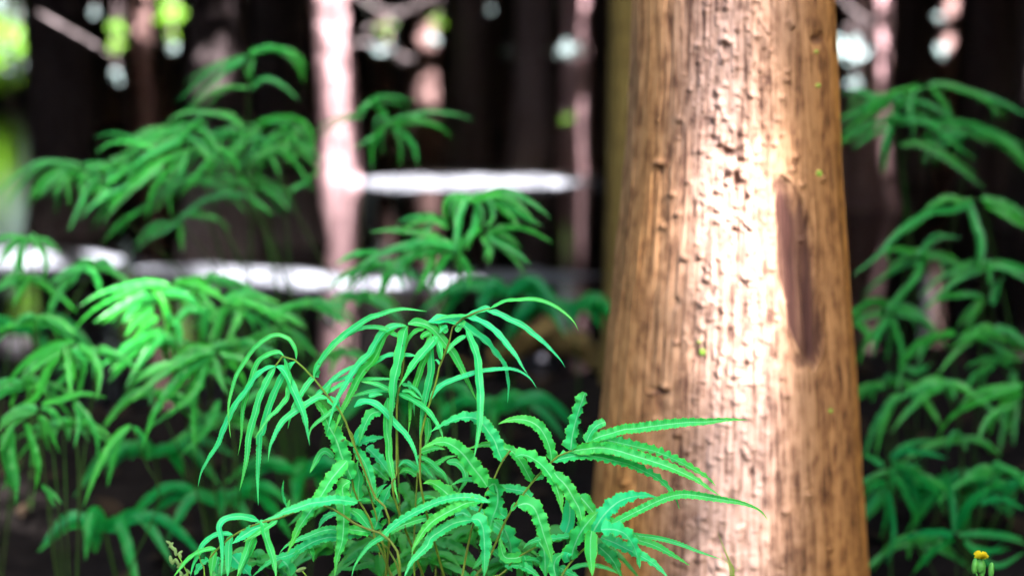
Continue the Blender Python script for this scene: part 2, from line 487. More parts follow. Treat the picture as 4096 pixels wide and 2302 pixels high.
def build_main_trunk():
    na = 620
    zs = np.r_[np.linspace(-0.05, 0.30, 30), np.linspace(0.302, 0.96, 760), np.linspace(0.98, 3.6, 50)]
    nz_ = len(zs)
    A = np.linspace(0, 2 * math.pi, na, endpoint=False)
    ax = np.array([trunk_axis(z) for z in zs])
    AA, ZZ = np.meshgrid(A, zs)
    CX = ax[:, 0][:, None]; RR = ax[:, 1][:, None]
    u = AA / (2 * math.pi)
    # direction: angle 0 faces the camera
    nx = np.sin(AA); ny = -np.cos(AA)
    X0 = CX + RR * nx; Y0 = TR_Y + RR * ny
    px, py, d = proj(np.stack([X0, Y0, ZZ], -1).reshape(-1, 3))
    px = (px / D2N).reshape(AA.shape); py = (py / D2N).reshape(AA.shape)      # display pixels of every surface point
    front = np.cos(AA) > 0.05
    ridge = (vnoise(u * 22 + 0.35 * vnoise(u * 9, ZZ * 3, 3, 9), ZZ * 1.1 + 5, 21, 22) - .5) * 0.0036
    ridge += (vnoise(u * 56, ZZ * 3.0 + 3, 22, 56) - .5) * 0.0022
    fib = (np.abs(vnoise(u * 210, ZZ * 9 + 3, 23, 210) - .5)) * 0.0019
    fib2 = (vnoise(u * 250, ZZ * 26 + 3, 24, 250) - .5) * 0.0014
    patch = vnoise(u * 16, ZZ * 9, 28, 16) * .65 + vnoise(u * 34, ZZ * 22, 29, 34) * .35
    zone = sstep(.35, .95, .75 * np.exp(-((px - 1840) / 125) ** 2) + .75 * (patch - .15))
    fl = .6 * vnoise(u * 125, ZZ * 140 + 4, 25, 125) + .4 * vnoise(u * 240, ZZ * 260 + 4, 27, 240)
    fl2 = vnoise(u * 60, ZZ * 24 + 4, 26, 60)
    flakes = (sstep(.58, .80, fl) * 0.0020 + sstep(.62, .88, fl2) * 0.0009 - sstep(.66, .84, 1 - fl) * 0.0009) * zone
    algae_sunband = np.clip(1.05 - 1.15 * np.exp(-((px - 1835) / 180) ** 2) + .5 * (vnoise(u * 14, ZZ * 4, 41, 14) - .5), 0, 1)  # ochre growth at the sides; paler pink middle paints in the sun stripe
    disp = ridge - fib + fib2 + flakes
    # long dark scar right of centre
    sy = (py - 440) / (930 - 440)
    cxs = 1968 + 78 * np.clip(sy, -.2, 1.2) ** 1.0
    wid = 38 * np.clip(sy * 6, 0, 1) ** .7 * np.clip((1 - sy) * 5, 0, 1) ** .8 + 3
    wid = wid * (1 + .25 * (vnoise(u * 30, ZZ * 30, 33, 30) - .5))
    q = np.abs(px - cxs) / wid + .55 * (vnoise(u * 60, ZZ * 28, 36, 60) - .5) + .35 * (vnoise(u * 150, ZZ * 60, 37, 150) - .5)
    scar = np.where(front & (sy > 0) & (sy < 1), sstep(1.15, .7, q), 0)
    scar = scar * np.clip(sstep(-.02, .16, sy + .22 * (vnoise(u * 45, ZZ * 24, 38, 45) - .5)) * sstep(1.02, .80, sy + .3 * (vnoise(u * 45, ZZ * 24, 39, 45) - .5)), 0, 1)
    rim = np.where(front & (sy > -.03) & (sy < 1.02), np.exp(-((q - 1.2) / .25) ** 2), 0)
    scar = scar * (1.0 + .25 * np.exp(-(sy / .16) ** 2)) * (.75 + .5 * (vnoise(u * 70, ZZ * 9, 35, 70) - .3))
    scar = np.clip(scar, 0, 1)
    disp += -0.0026 * scar + 0.0012 * rim - 0.003 * scar * vnoise(u * 140, ZZ * 20, 34, 140)
    # bark wound, knots and pits
    # small rounded knobs of bark
    kr = np.random.default_rng(99)
    for _ in range(170):
        kx = kr.normal(1840, 95); ky = kr.uniform(-20, 1460); kw = kr.uniform(4.5, 9.5)
        sel = front & (np.abs(px - kx) < 3 * kw) & (np.abs(py - ky) < 3 * kw)
        if sel.any():
            disp[sel] += .0028 * kw / 8 * np.exp(-(((px[sel] - kx) / kw) ** 2 + ((py[sel] - ky) / (kw * .9)) ** 2))
    moss = np.zeros_like(px)
    scar = np.maximum(scar, zone * .5 * sstep(.66, .82, 1 - fl))
    for (kx, ky, w, h, amp, sc_) in [(1832, 385, 22, 16, -.011, .9), (1790, 352, 24, 10, -.008, .7), (1815, 352, 11, 11, .011, 0), (1868, 392, 16, 10, .008, 0),
                                     (1850, 455, 9, 24, -.009, .7), (1843, 425, 16, 10, .008, 0), (1657, 985, 24, 15, -.009, .8), (1668, 975, 13, 9, .009, .3), (1640, 990, 12, 7, .006, 0),
                                     (1660, 1030, 14, 34, -.004, .4), (1657, 410, 9, 9, .007, .5), (1660, 430, 7, 12, -.005, .5), (2060, 100, 18, 16, -.008, .8),
                                     (1822, 118, 6, 18, -.006, .5), (1822, 100, 12, 9, .008, 0), (1748, 895, 12, 22, -.008, .7), (1890, 1190, 9, 16, -.009, .8), (1800, 1365, 14, 16, -.008, .7),
                                     (1965, 470, 26, 24, -.006, .9), (2018, 905, 26, 24, -.005, .8), (1705, 1090, 12, 9, .008, 0), (1790, 740, 8, 14, -.006, .4), (1945, 900, 7, 10, -.006, .4),
                                     (1710, 300, 9, 9, .006, 0), (1930, 1010, 8, 16, -.006, .4), (1740, 520, 8, 18, -.005, .4), (1905, 90, 10, 10, .008, 0), (1955, 300, 8, 8, .006, 0), (1995, 640, 12, 60, -.003, .2),
                                     (1700, 760, 9, 14, -.005, .3), (1770, 1180, 12, 26, -.006, .4), (1840, 1260, 10, 20, -.005, .3), (1600, 1220, 12, 34, -.004, .2), (2090, 720, 10, 60, -.003, .2), (1885, 700, 9, 9, .006, 0), (1760, 640, 9, 9, .006, 0)]:
        g = np.where(front, np.exp(-(((px - kx) / w) ** 2 + ((py - ky) / h) ** 2) * (1 + .8 * (fl - .5))), 0)
        disp += amp * .55 * g
        scar = np.maximum(scar, sc_ * .8 * sstep(.25, .8, g))
    for (kx, ky, rr) in [(2060, 436, 7), (2054, 130, 5), (2058, 215, 5), (1765, 886, 8), (2089, 1032, 5), (1758, 860, 4)]:
        moss = np.maximum(moss, np.where(front, sstep(1.3, .8, np.hypot((px - kx), (py - ky)) / rr), 0))
    disp += moss * 0.001
    R = RR + disp
    V = np.stack([CX + R * nx, TR_Y + R * ny, ZZ], -1).reshape(-1, 3)
    UV = np.stack([(u * 2 * math.pi * 0.125), ZZ], -1).reshape(-1, 2)
    bx = trunk_axis(0.15)[0]
    t = empty('tree', (bx, TR_Y, 0.15))
    tag(t, 'large brown tree trunk with a sunlit stripe and long dark bark scar', 'tree')
    mesh_obj('trunk', local(V, t), grid_faces(na, nz_, True), M_BARK, t, uv=UV, attrs={'scar': scar.ravel(), 'moss': moss.ravel(), 'algae_sunband': algae_sunband.ravel()})
    return t


build_main_trunk()


def trunk_front(x, y):
    """point of the main trunk's front seen at display pixel (x, y)"""
    d = 1.2
    P = at(x * D2N, y * D2N, d)
    for _ in range(12):
        cx, r = trunk_axis(P[2])
        dx = np.clip((P[0] - cx) / r, -.98, .98)
        ty = TR_Y - r * math.sqrt(1 - dx * dx)
        d *= ty / P[1]
        P = at(x * D2N, y * D2N, d)
    return P


lit(trunk_front(1846, 430), trunk_front(1868, 860), 0.031, .03)
lit(trunk_front(1880, -60), trunk_front(1858, 430), 0.018, .24)
lit(trunk_front(1905, 860), trunk_front(1860, 1500), 0.020, .2)
lit(trunk_front(1780, 500), trunk_front(1790, 1300), 0.014, .6)

# ---------------------------------------------------------------- background trees
TREE_N = 0


def tree(x, y, dia, mat, label, lean=0.0, base_z=-0.25, top=3.4, group=None, seed=0, stubs=0, flare=0.5, wob=0.5):
    r = np.random.default_rng(1000 + seed)
    na, nz_ = 40, 80
    zs = base_z + (top - base_z) * np.linspace(0, 1, nz_) ** 1.5
    A = np.linspace(0, 2 * math.pi, na, endpoint=False)
    AA, ZZ = np.meshgrid(A, zs)
    h = np.clip(ZZ, 0, 10)
    R = dia / 2 * (1 - 0.05 * h) * (1 + flare * np.exp(-h / 0.22))
    u = AA / (2 * math.pi)
    R = R * (1 + 0.16 * (vnoise(u * 7, ZZ * .8 + seed, 50 + seed, 7) - .5) + 0.12 * (vnoise(u * 20, ZZ * 2.2 + seed, 51 + seed, 20) - .5) + .05 * (vnoise(u * 40, ZZ * 14, 52, 40) - .5))
    cx = lean * h + 0.03 * wob * np.sin(h * 1.7 + seed)
    V = np.stack([x + cx + R * np.sin(AA), y - R * np.cos(AA) + 0.02 * np.cos(h * 1.3 + seed), ZZ], -1).reshape(-1, 3)
    UV = np.stack([u * math.pi * dia, ZZ], -1).reshape(-1, 2)
    t = empty('tree', (x, y, 0))
    tag(t, label, 'tree', group)
    mesh_obj('trunk', local(V, t), grid_faces(na, nz_, True), mat, t, uv=UV)
    for k in range(stubs):
        z0 = 0.6 + 0.9 * r.random(); a = r.uniform(-1.4, 1.4)
        L = r.uniform(.12, .4)
        rr = dia / 2 * .8
        p0 = np.array([x + rr * math.sin(a) * .8, y - rr * math.cos(a) * .8, z0])
        p1 = p0 + np.array([math.sin(a), -math.cos(a), .25]) * L * .6
        p2 = p0 + np.array([math.sin(a + .2), -math.cos(a + .2), .1]) * L
        v, f = tube(catmull([p0, p1, p2], 8), np.linspace(.012, .004, 8), 6)
        mesh_obj('branch', local(v, t), f, mat, t)
    return t


def dtree(xc, w, d, mat, label, **kw):
    """tree whose trunk is w display pixels wide round display column xc, d metres away"""
    x = (xc - 1288) / 2576 * K * d
    return tree(x, d, w / 2576 * K * d, mat, label, **kw)


GT = 'trees standing in the shaded pond'
dtree(155, 150, 6.3, M_BARK_DARK, 'dark reddish trunk at the far left behind the ferns', seed=1, group=GT, stubs=1)
dtree(372, 62, 9.0, M_BARK_RED, 'slim pinkish brown trunk between green light spots on the left', seed=3, group=GT)
dtree(290, 42, 13.0, M_BARK_RED, 'thin distant trunk below the column of yellow green spots', seed=4, group=GT)
dtree(430, 36, 12.0, M_BARK_RED, 'thin pinkish trunk under the brightest green spot', seed=5, group=GT)
dtree(548, 150, 5.6, M_BARK_DARK, 'warm brown trunk behind the upper left ferns', seed=6, group=GT, lean=.005)
dtree(712, 145, 6.0, M_BARK_DARK, 'near black trunk just left of the bright pink trunk', seed=7, group=GT)
Pb = P_level(845, 455, 0)
dtree(842, 96, Pb[1], M_BARK_PALE, 'bright sunlit pink trunk mirrored in the water left of centre', seed=8, group=GT, flare=.25, wob=1.0)
lit((Pb[0], Pb[1] - .1, -.1), (Pb[0], Pb[1] - .1, .95), 0.075, .38)
lit((Pb[0], Pb[1] - .1, 1.0), (Pb[0], Pb[1] - .1, 1.4), 0.10, .45)
dtree(965, 50, 13.5, M_BARK_RED, 'slim trunk behind the pale twigs right of the bright pink trunk', seed=9, group=GT)
dtree(1068, 80, 12.5, M_BARK_RED, 'dim brown trunk in the middle distance left of the grey light disc', seed=10, group=GT)
dtree(1185, 85, 10.5, M_BARK_DARK, 'dark trunk above the sunlit mud bar, left of two', seed=11, group=GT)
dtree(1340, 100, 9.8, M_BARK_DARK, 'dark trunk above the sunlit mud bar, right of two', seed=12, group=GT)
dtree(1440, 66, 9.6, M_BARK_PALE, 'thin pale trunk standing in for a bright gap left of the big brown trunk', seed=13, group=GT)  # pale trunk put in place of the bright gap between dark trunks
dtree(1512, 46, 10.8, M_BARK_DARK, 'black slim trunk right of the thin pale dappled trunk', seed=14, group=GT)
dtree(1610, 165, 2.75, M_BARK_OLIVE, 'olive trunk in shade half hidden behind the big brown trunk', seed=15, group=GT, base_z=-.1, flare=.35, wob=.1)
dtree(2176, 118, 7.4, M_BARK_PALE, 'dappled pinkish trunk right of the big brown trunk', seed=16, group=GT, stubs=1)
dtree(2290, 75, 9.0, M_BARK_DARK, 'black trunk right of the dappled pinkish trunk', seed=17, group=GT)
dtree(2365, 52, 10.0, M_BARK_RED, 'thin trunk with two pale light spots at the upper right', seed=18, group=GT)
dtree(2470, 110, 8.2, M_BARK_DARK, 'broad black trunk near the right edge of the photo', seed=19, group=GT)
dtree(2585, 95, 6.5, M_BARK_DARK, 'black trunk cut by the right edge of the photo', seed=20, group=GT)
k = 0
far_specs = [(105, 16), (215, 18), (255, 15), (335, 17), (480, 17), (610, 15), (770, 17), (905, 18), (1010, 19), (1125, 16), (1255, 15), (1395, 18), (1478, 16), (1570, 19), (2065, 17), (2130, 15), (2245, 17), (2330, 15), (2420, 17), (2530, 14), (1220, 20), (1310, 20), (560, 20), (680, 20)]
for xc, d in far_specs:
    dtree(xc, 0.2 / (K * d) * 2576 * rng.uniform(.8, 1.3), d, M_BARK_DARK, 'dark slim trunk far back across the shaded pond', seed=30 + k, group='far trunks across the pond')
    k += 1

# dapples of sun on far trunks
xq = (1440 - 1288) / 2576 * K * 9.6
lit((xq, 9.5, -.1), (xq, 9.5, .45), .07, .2)
lit((xq, 9.5, .75), (xq, 9.5, 1.3), .06, .35)
xq = (2176 - 1288) / 2576 * K * 7.4
lit((xq - .03, 7.25, -.1), (xq - .03, 7.25, 1.0), .07, .35)
def dap(x, y, d, r, keep=0.0):
    P = at(x * D2N, y * D2N, d); lit(P, P, r, keep)


for a in [(1440, 30, 9.45, .06, .2), (1440, 325, 9.45, .05, .3), (1430, 395, 9.45, .06, .2), (2165, 30, 7.25, .05, .1), (2185, 200, 7.25, .04, .3), (2150, 265, 7.25, .05, .2),
          (2185, 400, 7.25, .07, .5), (2170, 480, 7.25, .05, .3), (2150, 100, 7.25, .04, .2), (2365, 45, 9.85, .05, .1), (2365, 122, 9.85, .045, 0), (1068, 110, 12.3, .10, .3), (965, 90, 13.3, .09, .2), (372, 60, 8.8, .08, .6),
          (1080, 230, 12.3, .12, .6), (548, 150, 5.4, .08, .75)]:
    dap(*a)

# ---------------------------------------------------------------- canopy branches, sprigs and twigs that catch the sun
def leaf_quads(C, size, r, flat=0.5):
    """small kite-shaped leaves, one per centre"""
    n = len(C)
    a = r.uniform(0, 2 * math.pi, n)
    tilt = r.normal(0, flat, (n, 2))
    t = np.stack([np.cos(a), np.sin(a), tilt[:, 0]], 1); t /= np.linalg.norm(t, axis=1)[:, None]
    b = np.cross(t, np.stack([tilt[:, 1], r.normal(0, flat, n), np.ones(n)], 1)); b /= np.linalg.norm(b, axis=1)[:, None]
    size = np.broadcast_to(size, (n,))[:, None]
    v = np.stack([C - t * size, C + b * size * .55 - t * size * .1, C + t * size, C - b * size * .55 - t * size * .1], 1).reshape(-1, 3)
    f = np.arange(4 * n).reshape(n, 4)
    uv = np.tile(np.array([[.5, 0], [.8, .5], [.5, 1], [.2, .5]]), (n, 1))
    return v, f, uv


def face_quads(C, size, r):
    """leaves that turn their faces roughly to the open side where the light comes from"""
    n = len(C)
    nn = (S * .8 + np.array([0, -.7, .1])) + r.normal(0, .35, (n, 3)); nn /= np.linalg.norm(nn, axis=1)[:, None]
    a = r.normal(0, 1, (n, 3)); t = np.cross(nn, a); t /= np.linalg.norm(t, axis=1)[:, None]
    b = np.cross(nn, t)
    size = np.broadcast_to(size, (n,))[:, None]
    v = np.stack([C - t * size, C + b * size * .6 - t * size * .1, C + t * size, C - b * size * .6 - t * size * .1], 1).reshape(-1, 3)
    return v, np.arange(4 * n).reshape(n, 4), np.tile(np.array([[.5, 0], [.8, .5], [.5, .6], [.2, .5]]), (n, 1))


def sprig(x, y, d, rad, n, mat, label, sun_r=None, keep=0, size=.034, spread=(1, 1, 1), seed=0):
    size *= .62
    """leafy twig hanging from the canopy"""
    r = np.random.default_rng(300 + seed)
    P = at(x * D2N, y * D2N, d)
    t = empty('leafy_branch', P)
    tag(t, label, 'leafy branch', 'leafy branches catching the sun')
    top = P + np.array([r.uniform(-.2, .2), r.uniform(0, .3), 2.7 - P[2]])
    v, f = tube(catmull([top, (top + P) / 2 + np.array([.08, 0, 0]), P], 14), np.linspace(.012, .004, 14), 5)
    mesh_obj('twig', local(v, t), f, M_BARK_DARK, t)
    C = P + r.normal(0, 1, (n, 3)) * rad * .5 * np.array(spread)
    v, f, uv = face_quads(C, size * r.uniform(.7, 1.2, n), r)
    mesh_obj('leaves', local(v, t), f, mat, t, smooth=False, uv=uv)
    lit(P, P, sun_r or max(.05, rad * 1.5), keep * .6)


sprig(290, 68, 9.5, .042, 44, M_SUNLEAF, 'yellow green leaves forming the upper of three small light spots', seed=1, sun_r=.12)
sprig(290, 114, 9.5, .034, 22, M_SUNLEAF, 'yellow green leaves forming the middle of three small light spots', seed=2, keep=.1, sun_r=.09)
sprig(290, 186, 9.5, .034, 22, M_SKYLEAF, 'pale leaves forming the lowest of three small light spots', seed=3, keep=.2, sun_r=.09)
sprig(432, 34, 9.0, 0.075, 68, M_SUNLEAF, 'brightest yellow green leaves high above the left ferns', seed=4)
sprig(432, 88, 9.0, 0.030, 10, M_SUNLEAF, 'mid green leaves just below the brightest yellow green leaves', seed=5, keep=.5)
sprig(432, 124, 9.0, 0.030, 13, M_SKYLEAF, 'pale teal leaves hanging lowest under the brightest green ones', seed=6, keep=.2)
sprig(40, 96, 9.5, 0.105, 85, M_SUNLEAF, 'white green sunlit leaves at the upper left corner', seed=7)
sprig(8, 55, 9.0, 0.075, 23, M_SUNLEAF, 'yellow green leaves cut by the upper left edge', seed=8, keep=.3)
sprig(40, 130, 11.0, 0.120, 51, M_SKYLEAF, 'pale teal leaves below the white green leaves on the left', seed=9, keep=.1)
sprig(970, 70, 10.0, 0.053, 13, M_SUNLEAF, 'green leaves among pale twigs right of the bright trunk', seed=10, keep=.4)
sprig(1100, 55, 10.0, 0.053, 13, M_SUNLEAF, 'dim green leaves above the round pale spot', seed=11, keep=.5)
sprig(1090, 98, 10.0, 0.030, 13, M_SKYLEAF, 'round pale spot of leaves right of the pale twigs', seed=12)
sprig(1268, 125, 10.0, .034, 14, M_SKYLEAF, 'leaves standing in for a round grey light gap between two dark trunks', seed=13, keep=.45)
sprig(1440, 125, 9.0, 0.060, 44, M_SKYLEAF, 'leaves standing in for a wide white gap beside the big trunk, left side', seed=14, spread=(1.7, 1, .6))  # added pale leaves imitate the bright slits between the trunks
sprig(2132, 125, 6.7, 0.068, 51, M_SKYLEAF, 'leaves standing in for a wide white gap beside the big trunk, right side', seed=15, spread=(1.7, 1, .6))
sprig(965, 125, 10.5, 0.060, 20, M_SKYLEAF, 'bluish white leaves under the green leaves among pale twigs', seed=16, spread=(1.4, 1, .6))
sprig(235, 30, 8.5, 0.024, 5, M_SKYLEAF, 'dim grey spot of leaves beside the pale diagonal twig', seed=17, keep=.6)

sprig(2365, 44, 9.2, .025, 10, M_SKYLEAF, 'leaves standing in for a pale light disc in front of the thin upper right trunk, upper of two', seed=18, keep=.4)
sprig(2365, 124, 9.2, .030, 16, M_SKYLEAF, 'leaves standing in for a pale light disc in front of the thin upper right trunk, lower of two', seed=19)
sprig(2150, 215, 6.7, .03, 10, M_SKYLEAF, 'dim pale leaves beside the dappled pinkish trunk', seed=20, keep=.6)
sprig(1425, 300, 9.0, .04, 10, M_SUNLEAF, 'dim green leaves low in front of the thin pale dappled trunk', seed=21, keep=.7)
sprig(1230, 20, 11.0, .03, 6, M_SKYLEAF, 'faint leaves high between the dark middle trunks', seed=22, keep=.7)
sprig(640, 8, 11.0, .03, 4, M_SKYLEAF, 'faint leaves at the top edge between the two left dark trunks', seed=23, keep=.7)

def dead_branch(pts, d, rad, label, sun=True, keep=0.5, side=0):
    P = np.array([at(x * D2N, y * D2N, d + i * .05) for i, (x, y) in enumerate(pts)])
    t = empty('dead_branch', P[0])
    tag(t, label, 'dead branch', 'pale dead branches')
    Q = catmull(P, 24)
    rad *= .62
    v, f = tube(Q, np.linspace(rad, rad * .5, 24), 7)
    mesh_obj('stem', local(v, t), f, M_TWIG, t)
    r = np.random.default_rng(int(abs(pts[0][0])) + 5)
    for k in range(side):
        i = r.integers(4, 22)
        a = Q[i]; e = a + np.array([r.uniform(-.2, .2), r.uniform(-.1, .1), r.uniform(-.12, .1)])
        v, f = tube(catmull([a, (a + e) / 2 + np.array([0, 0, .02]), e], 8), np.linspace(rad * .6, rad * .25, 8), 5)
        mesh_obj('side_twig', local(v, t), f, M_TWIG, t)
    if sun:
        lit(P[0], P[-1], .07, keep)


dead_branch([(-20, -30), (60, 12), (150, 62), (250, 120), (300, 165)], 4.2, .011, 'pale diagonal twig hanging across the upper left corner', keep=.6)
dead_branch([(860, -40), (920, 5), (980, 30), (1060, 20)], 9.3, .018, 'pale twig nearest the top edge right of the bright trunk', side=3)
dead_branch([(880, 110), (940, 110), (1000, 135), (1040, 150)], 9.2, .020, 'pale twig sloping down right of the bright trunk', side=3)
dead_branch([(920, 75), (980, 50), (1030, 20), (1090, -10)], 9.5, .018, 'pale twig rising to the right above the sloping twig', side=2, keep=.3)
dead_branch([(2110, -10), (2150, 30), (2200, 55), (2260, 60)], 6.9, .016, 'pale twig beside the dappled pinkish trunk', side=2, keep=.3)

# bushes on the far shore at the left
def bush(x, y, d, w, h, mat, label, n=700, seed=0, sun=None, keep=.1):
    r = np.random.default_rng(500 + seed)
    P = np.array([(x - 1288) / 2576 * K * d, d, 0.15])
    t = empty('bush', P)
    tag(t, label, 'bush', 'bushes on the far shore')
    parts = []
    for k in range(7):
        e = P + np.array([r.uniform(-.5, .5) * w, r.uniform(-.2, .2) * w, h * r.uniform(.5, .95)])
        parts.append(tube(catmull([P + np.array([r.uniform(-.1, .1), 0, -.2]), (P + e) / 2 + np.array([0, 0, .1]), e], 8), np.linspace(.025, .008, 8), 5))
    v, f = merge(parts)
    mesh_obj('stem', local(v, t), f, M_BARK_DARK, t)
    q = r.normal(0, 1, (n, 3)); q /= np.linalg.norm(q, axis=1)[:, None]
    lump = 1 + .25 * np.sin(q[:, 0] * 5 + seed) * np.cos(q[:, 2] * 6)
    C = P + np.array([0, 0, h * .5]) + q * (r.random(n) ** .45 * lump)[:, None] * np.array([w / 2, w / 2.5, h / 2])
    v, f, uv = leaf_quads(C, .11 * r.uniform(.6, 1.3, n), r, .8)
    mesh_obj('crown', local(v, t), f, mat, t, smooth=False, uv=uv)
    if sun:
        lit(P + np.array([0, 0, h * .3]), P + np.array([0, 0, h * .9]), sun, keep)


bush(-40, 0, 21.5, 1.3, 1.2, M_SUNLEAF, 'sunny yellow green bush on the far shore at the left edge', 800, 1, sun=.34)
bush(30, 0, 22.8, 1.6, 2.2, M_SKYLEAF, 'pale blue green bush on the far shore beside the yellow green one', 1200, 2, sun=.5, keep=.4)
bush(985, 0, 22.0, 1.2, 1.2, M_SKYLEAF, 'blue green bush on the far shore behind the pale twigs', 600, 3, sun=.15)

# ---------------------------------------------------------------- far thicket and canopy (nobody could count their leaves)
def thicket(name, label, C, size, mat, seed):
    r = np.random.default_rng(seed)
    v, f, uv = leaf_quads(C, size, r, 1.2)
    return tag(mesh_obj(name, v, f, mat, smooth=False, uv=uv), label, 'thicket', kind='stuff')


def ring_points(n, seed, x0, x1, y0, y1, z0, z1):
    r = np.random.default_rng(seed)
    return np.stack([r.uniform(x0, x1, n), r.uniform(y0, y1, n), r.uniform(z0, z1, n)], 1)


C = np.vstack([ring_points(5200, 1, -17, 17, 24.0, 26.5, 0.0, 5.0), ring_points(2600, 2, -17, -12, -9, 26, 0, 5.0), ring_points(2600, 3, 12, 17, -9, 26, 0, 5.0)])
thicket('thicket', 'dark shaded thicket closing the view behind the far trunks', C, .5, M_THICKET, 5)
C = np.vstack([ring_points(3600, 4, -17, 17, -11, -9, 0, 5.0)])
thicket('thicket', 'added thicket blocking low sky light behind the clearing, out of the picture', C, .55, M_THICKET, 6)  # unseen leaf wall added to keep low sky light off the pond

HOLE = (-3.6, 2.6, -6.0, 1.75)
# canopy is linked at the end, when every sun gap is known

# ---------------------------------------------------------------- ferns
LEAFN = [0]


def pts_of(s):
    return [tuple(float(v) for v in q.split(',')) for q in s.split()]


def leaflet(root, frond, tile, s, hw, style='s', d=0.96, dz=None, mat=None, nseg=None):
    """one fern leaflet traced as a centre line (tile pixels) and given its own depth, tilt, fold and wavy edge"""
    LEAFN[0] += 1
    r = np.random.default_rng(9000 + LEAFN[0])
    x0, y0, sc = TILES[tile]
    P = np.asarray(pts_of(s) if isinstance(s, str) else s, float)
    P = np.stack([x0 + P[:, 0] * sc, y0 + P[:, 1] * sc], 1)
    L = np.sum(np.linalg.norm(np.diff(P, axis=0), axis=1))
    n = nseg or int(np.clip(L / 7, 26, 130))
    Q = catmull(P, n)
    t = np.linspace(0, 1, n)
    if dz is None:
        dz = r.uniform(-1, .6) * L / 4096 * K * d * .38
    bow = r.uniform(-.25, .25) * L / 4096 * K * d * .3
    dep = d + dz * t + bow * t * (1 - t) * 4 * .5
    X = (Q[:, 0] - 2048) / 4096 * K; Y = -(Q[:, 1] - 1151) / 4096 * K
    ctr = CPOS + dep[:, None] * (FWD + X[:, None] * RIGHT + Y[:, None] * UP)
    T = np.gradient(ctr, axis=0); T /= np.linalg.norm(T, axis=1)[:, None]
    view = ctr - CPOS; view /= np.linalg.norm(view, axis=1)[:, None]
    B = np.cross(T, view); B /= np.linalg.norm(B, axis=1)[:, None]
    if np.mean(B[:, 2]) < 0: B = -B
    th = math.radians(r.uniform(12, 52)) + math.radians(12) * np.sin(t * r.uniform(2, 5) + r.uniform(0, 6))
    Sd = np.cos(th)[:, None] * B + np.sin(th)[:, None] * view
    Nn = np.cross(Sd, T)
    flip = np.sign(np.sum(Nn * view)); Nn *= -flip if flip else 1            # towards the viewer
    w0 = hw * sc / 4096 * K * d / np.mean(np.cos(th)) * (1.08 if style == 'w' else .98)
    prof = np.clip(t / .07, .12, 1) ** .6 * (1 - np.clip((t - .40) / .60, 0, 1) ** 1.75 * .97)
    if style == 'b':                                     # bitten-off, blunt tip
        prof = np.clip(t / .07, .12, 1) ** .6 * (1 - np.clip((t - .93) / .07, 0, 1) ** 2 * .6)
        style = 'w'
    wv = r.uniform(0, 6.28)
    nw = L / (hw * sc) / (1.9 if style == 'w' else 4.5)
    ph = 2 * math.pi * nw * t + wv + .8 * np.sin(t * 7 + wv)
    amp = (.25 if style == 'w' else .14) * (.7 + .6 * np.sin(t * 9 + wv * 2) ** 2)
    tooth = np.where(np.arange(n) % 2 == 0, 1.0, -1.0) * (.10 if style == 'w' else np.where(t > .62, .10, .02))
    prof_l = prof * (1 + (.10 if style == 'w' else .05) * np.sin(ph + 1.1) + tooth)
    prof_r = prof * (1 + (.10 if style == 'w' else .05) * np.sin(ph * 1.07 + 2.6) - tooth)
    fold = .20 + .15 * r.random()
    rows = []
    for j, (side, f, pr) in enumerate([(-1, 1, prof_l), (-1, .55, prof_l), (-1, .06, prof_l), (1, .06, prof_r), (1, .55, prof_r), (1, 1, prof_r)]):
        wvz = amp * w0 * prof * np.sin(ph + (0 if side < 0 else 2.0)) * f ** 2
        lift = fold * w0 * prof * f + wvz
        rows.append(ctr + (side * f * w0 * pr)[:, None] * Sd + lift[:, None] * Nn)
    V = np.stack(rows, 1).reshape(-1, 3)
    us = [0, .225, .47, .53, .775, 1]
    UV = np.stack([np.tile(us, n), np.repeat(t, 6)], 1)
    return mesh_obj('leaflet', local(V, root), grid_faces(6, n), mat or M_FERN, frond, uv=UV)


def fern(label, base, group='ferns with long narrow leaflets'):
    b = np.array(base, float)
    b[2] = float(ground_z(b[0], b[1]))
    t = empty('fern', b)
    return tag(t, label, 'fern', group)


def frond(root, tile, stipe, d, leaves, rad=.00115, base=True, mat=None, smat=None, dspread=0.0, seed=0):
    """stalk as the frond's own mesh, leaflets as its children"""
    x0, y0, sc = TILES[tile]
    P = pts_of(stipe)
    W = [at(x0 + x * sc, y0 + y * sc, d + dspread * (1 - i / max(1, len(P) - 1)) * .3) for i, (x, y) in enumerate(P)]
    if base:                                             # carry the stalk down to the root
        b = np.array(root.location)
        W = [b + np.array([0, 0, -.02]), b * .55 + W[0] * .45 + np.array([0, 0, .01])] + W
    Q = catmull(W, 50)
    rad = rad if d < 1.2 else rad * .55
    v, f = tube(Q, np.linspace(rad * 1.25, rad * .55, 50), 6)
    o = mesh_obj('frond', local(v, root), f, smat or (M_STIPE if d < 1.2 else M_STIPE2), root)
    for it in leaves:
        s, hw = it[0], it[1]
        st = it[2] if len(it) > 2 else 's'
        dd = it[3] if len(it) > 3 else 0.0
        tl = it[4] if len(it) > 4 else tile
        if d < 1.2:
            leaflet(root, o, tl, s, hw, st, d + dd, mat=mat)
        else:                                            # ferns further back: slimmer leaflets, with a second one beside each
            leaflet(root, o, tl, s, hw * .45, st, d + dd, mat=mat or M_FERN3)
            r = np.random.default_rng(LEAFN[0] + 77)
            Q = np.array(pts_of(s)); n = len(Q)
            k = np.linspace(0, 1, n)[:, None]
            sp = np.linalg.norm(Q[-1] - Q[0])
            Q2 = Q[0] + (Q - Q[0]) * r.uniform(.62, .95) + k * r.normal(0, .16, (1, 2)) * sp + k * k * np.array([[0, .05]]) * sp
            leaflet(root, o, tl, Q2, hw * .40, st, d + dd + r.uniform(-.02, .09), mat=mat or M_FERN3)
    return o


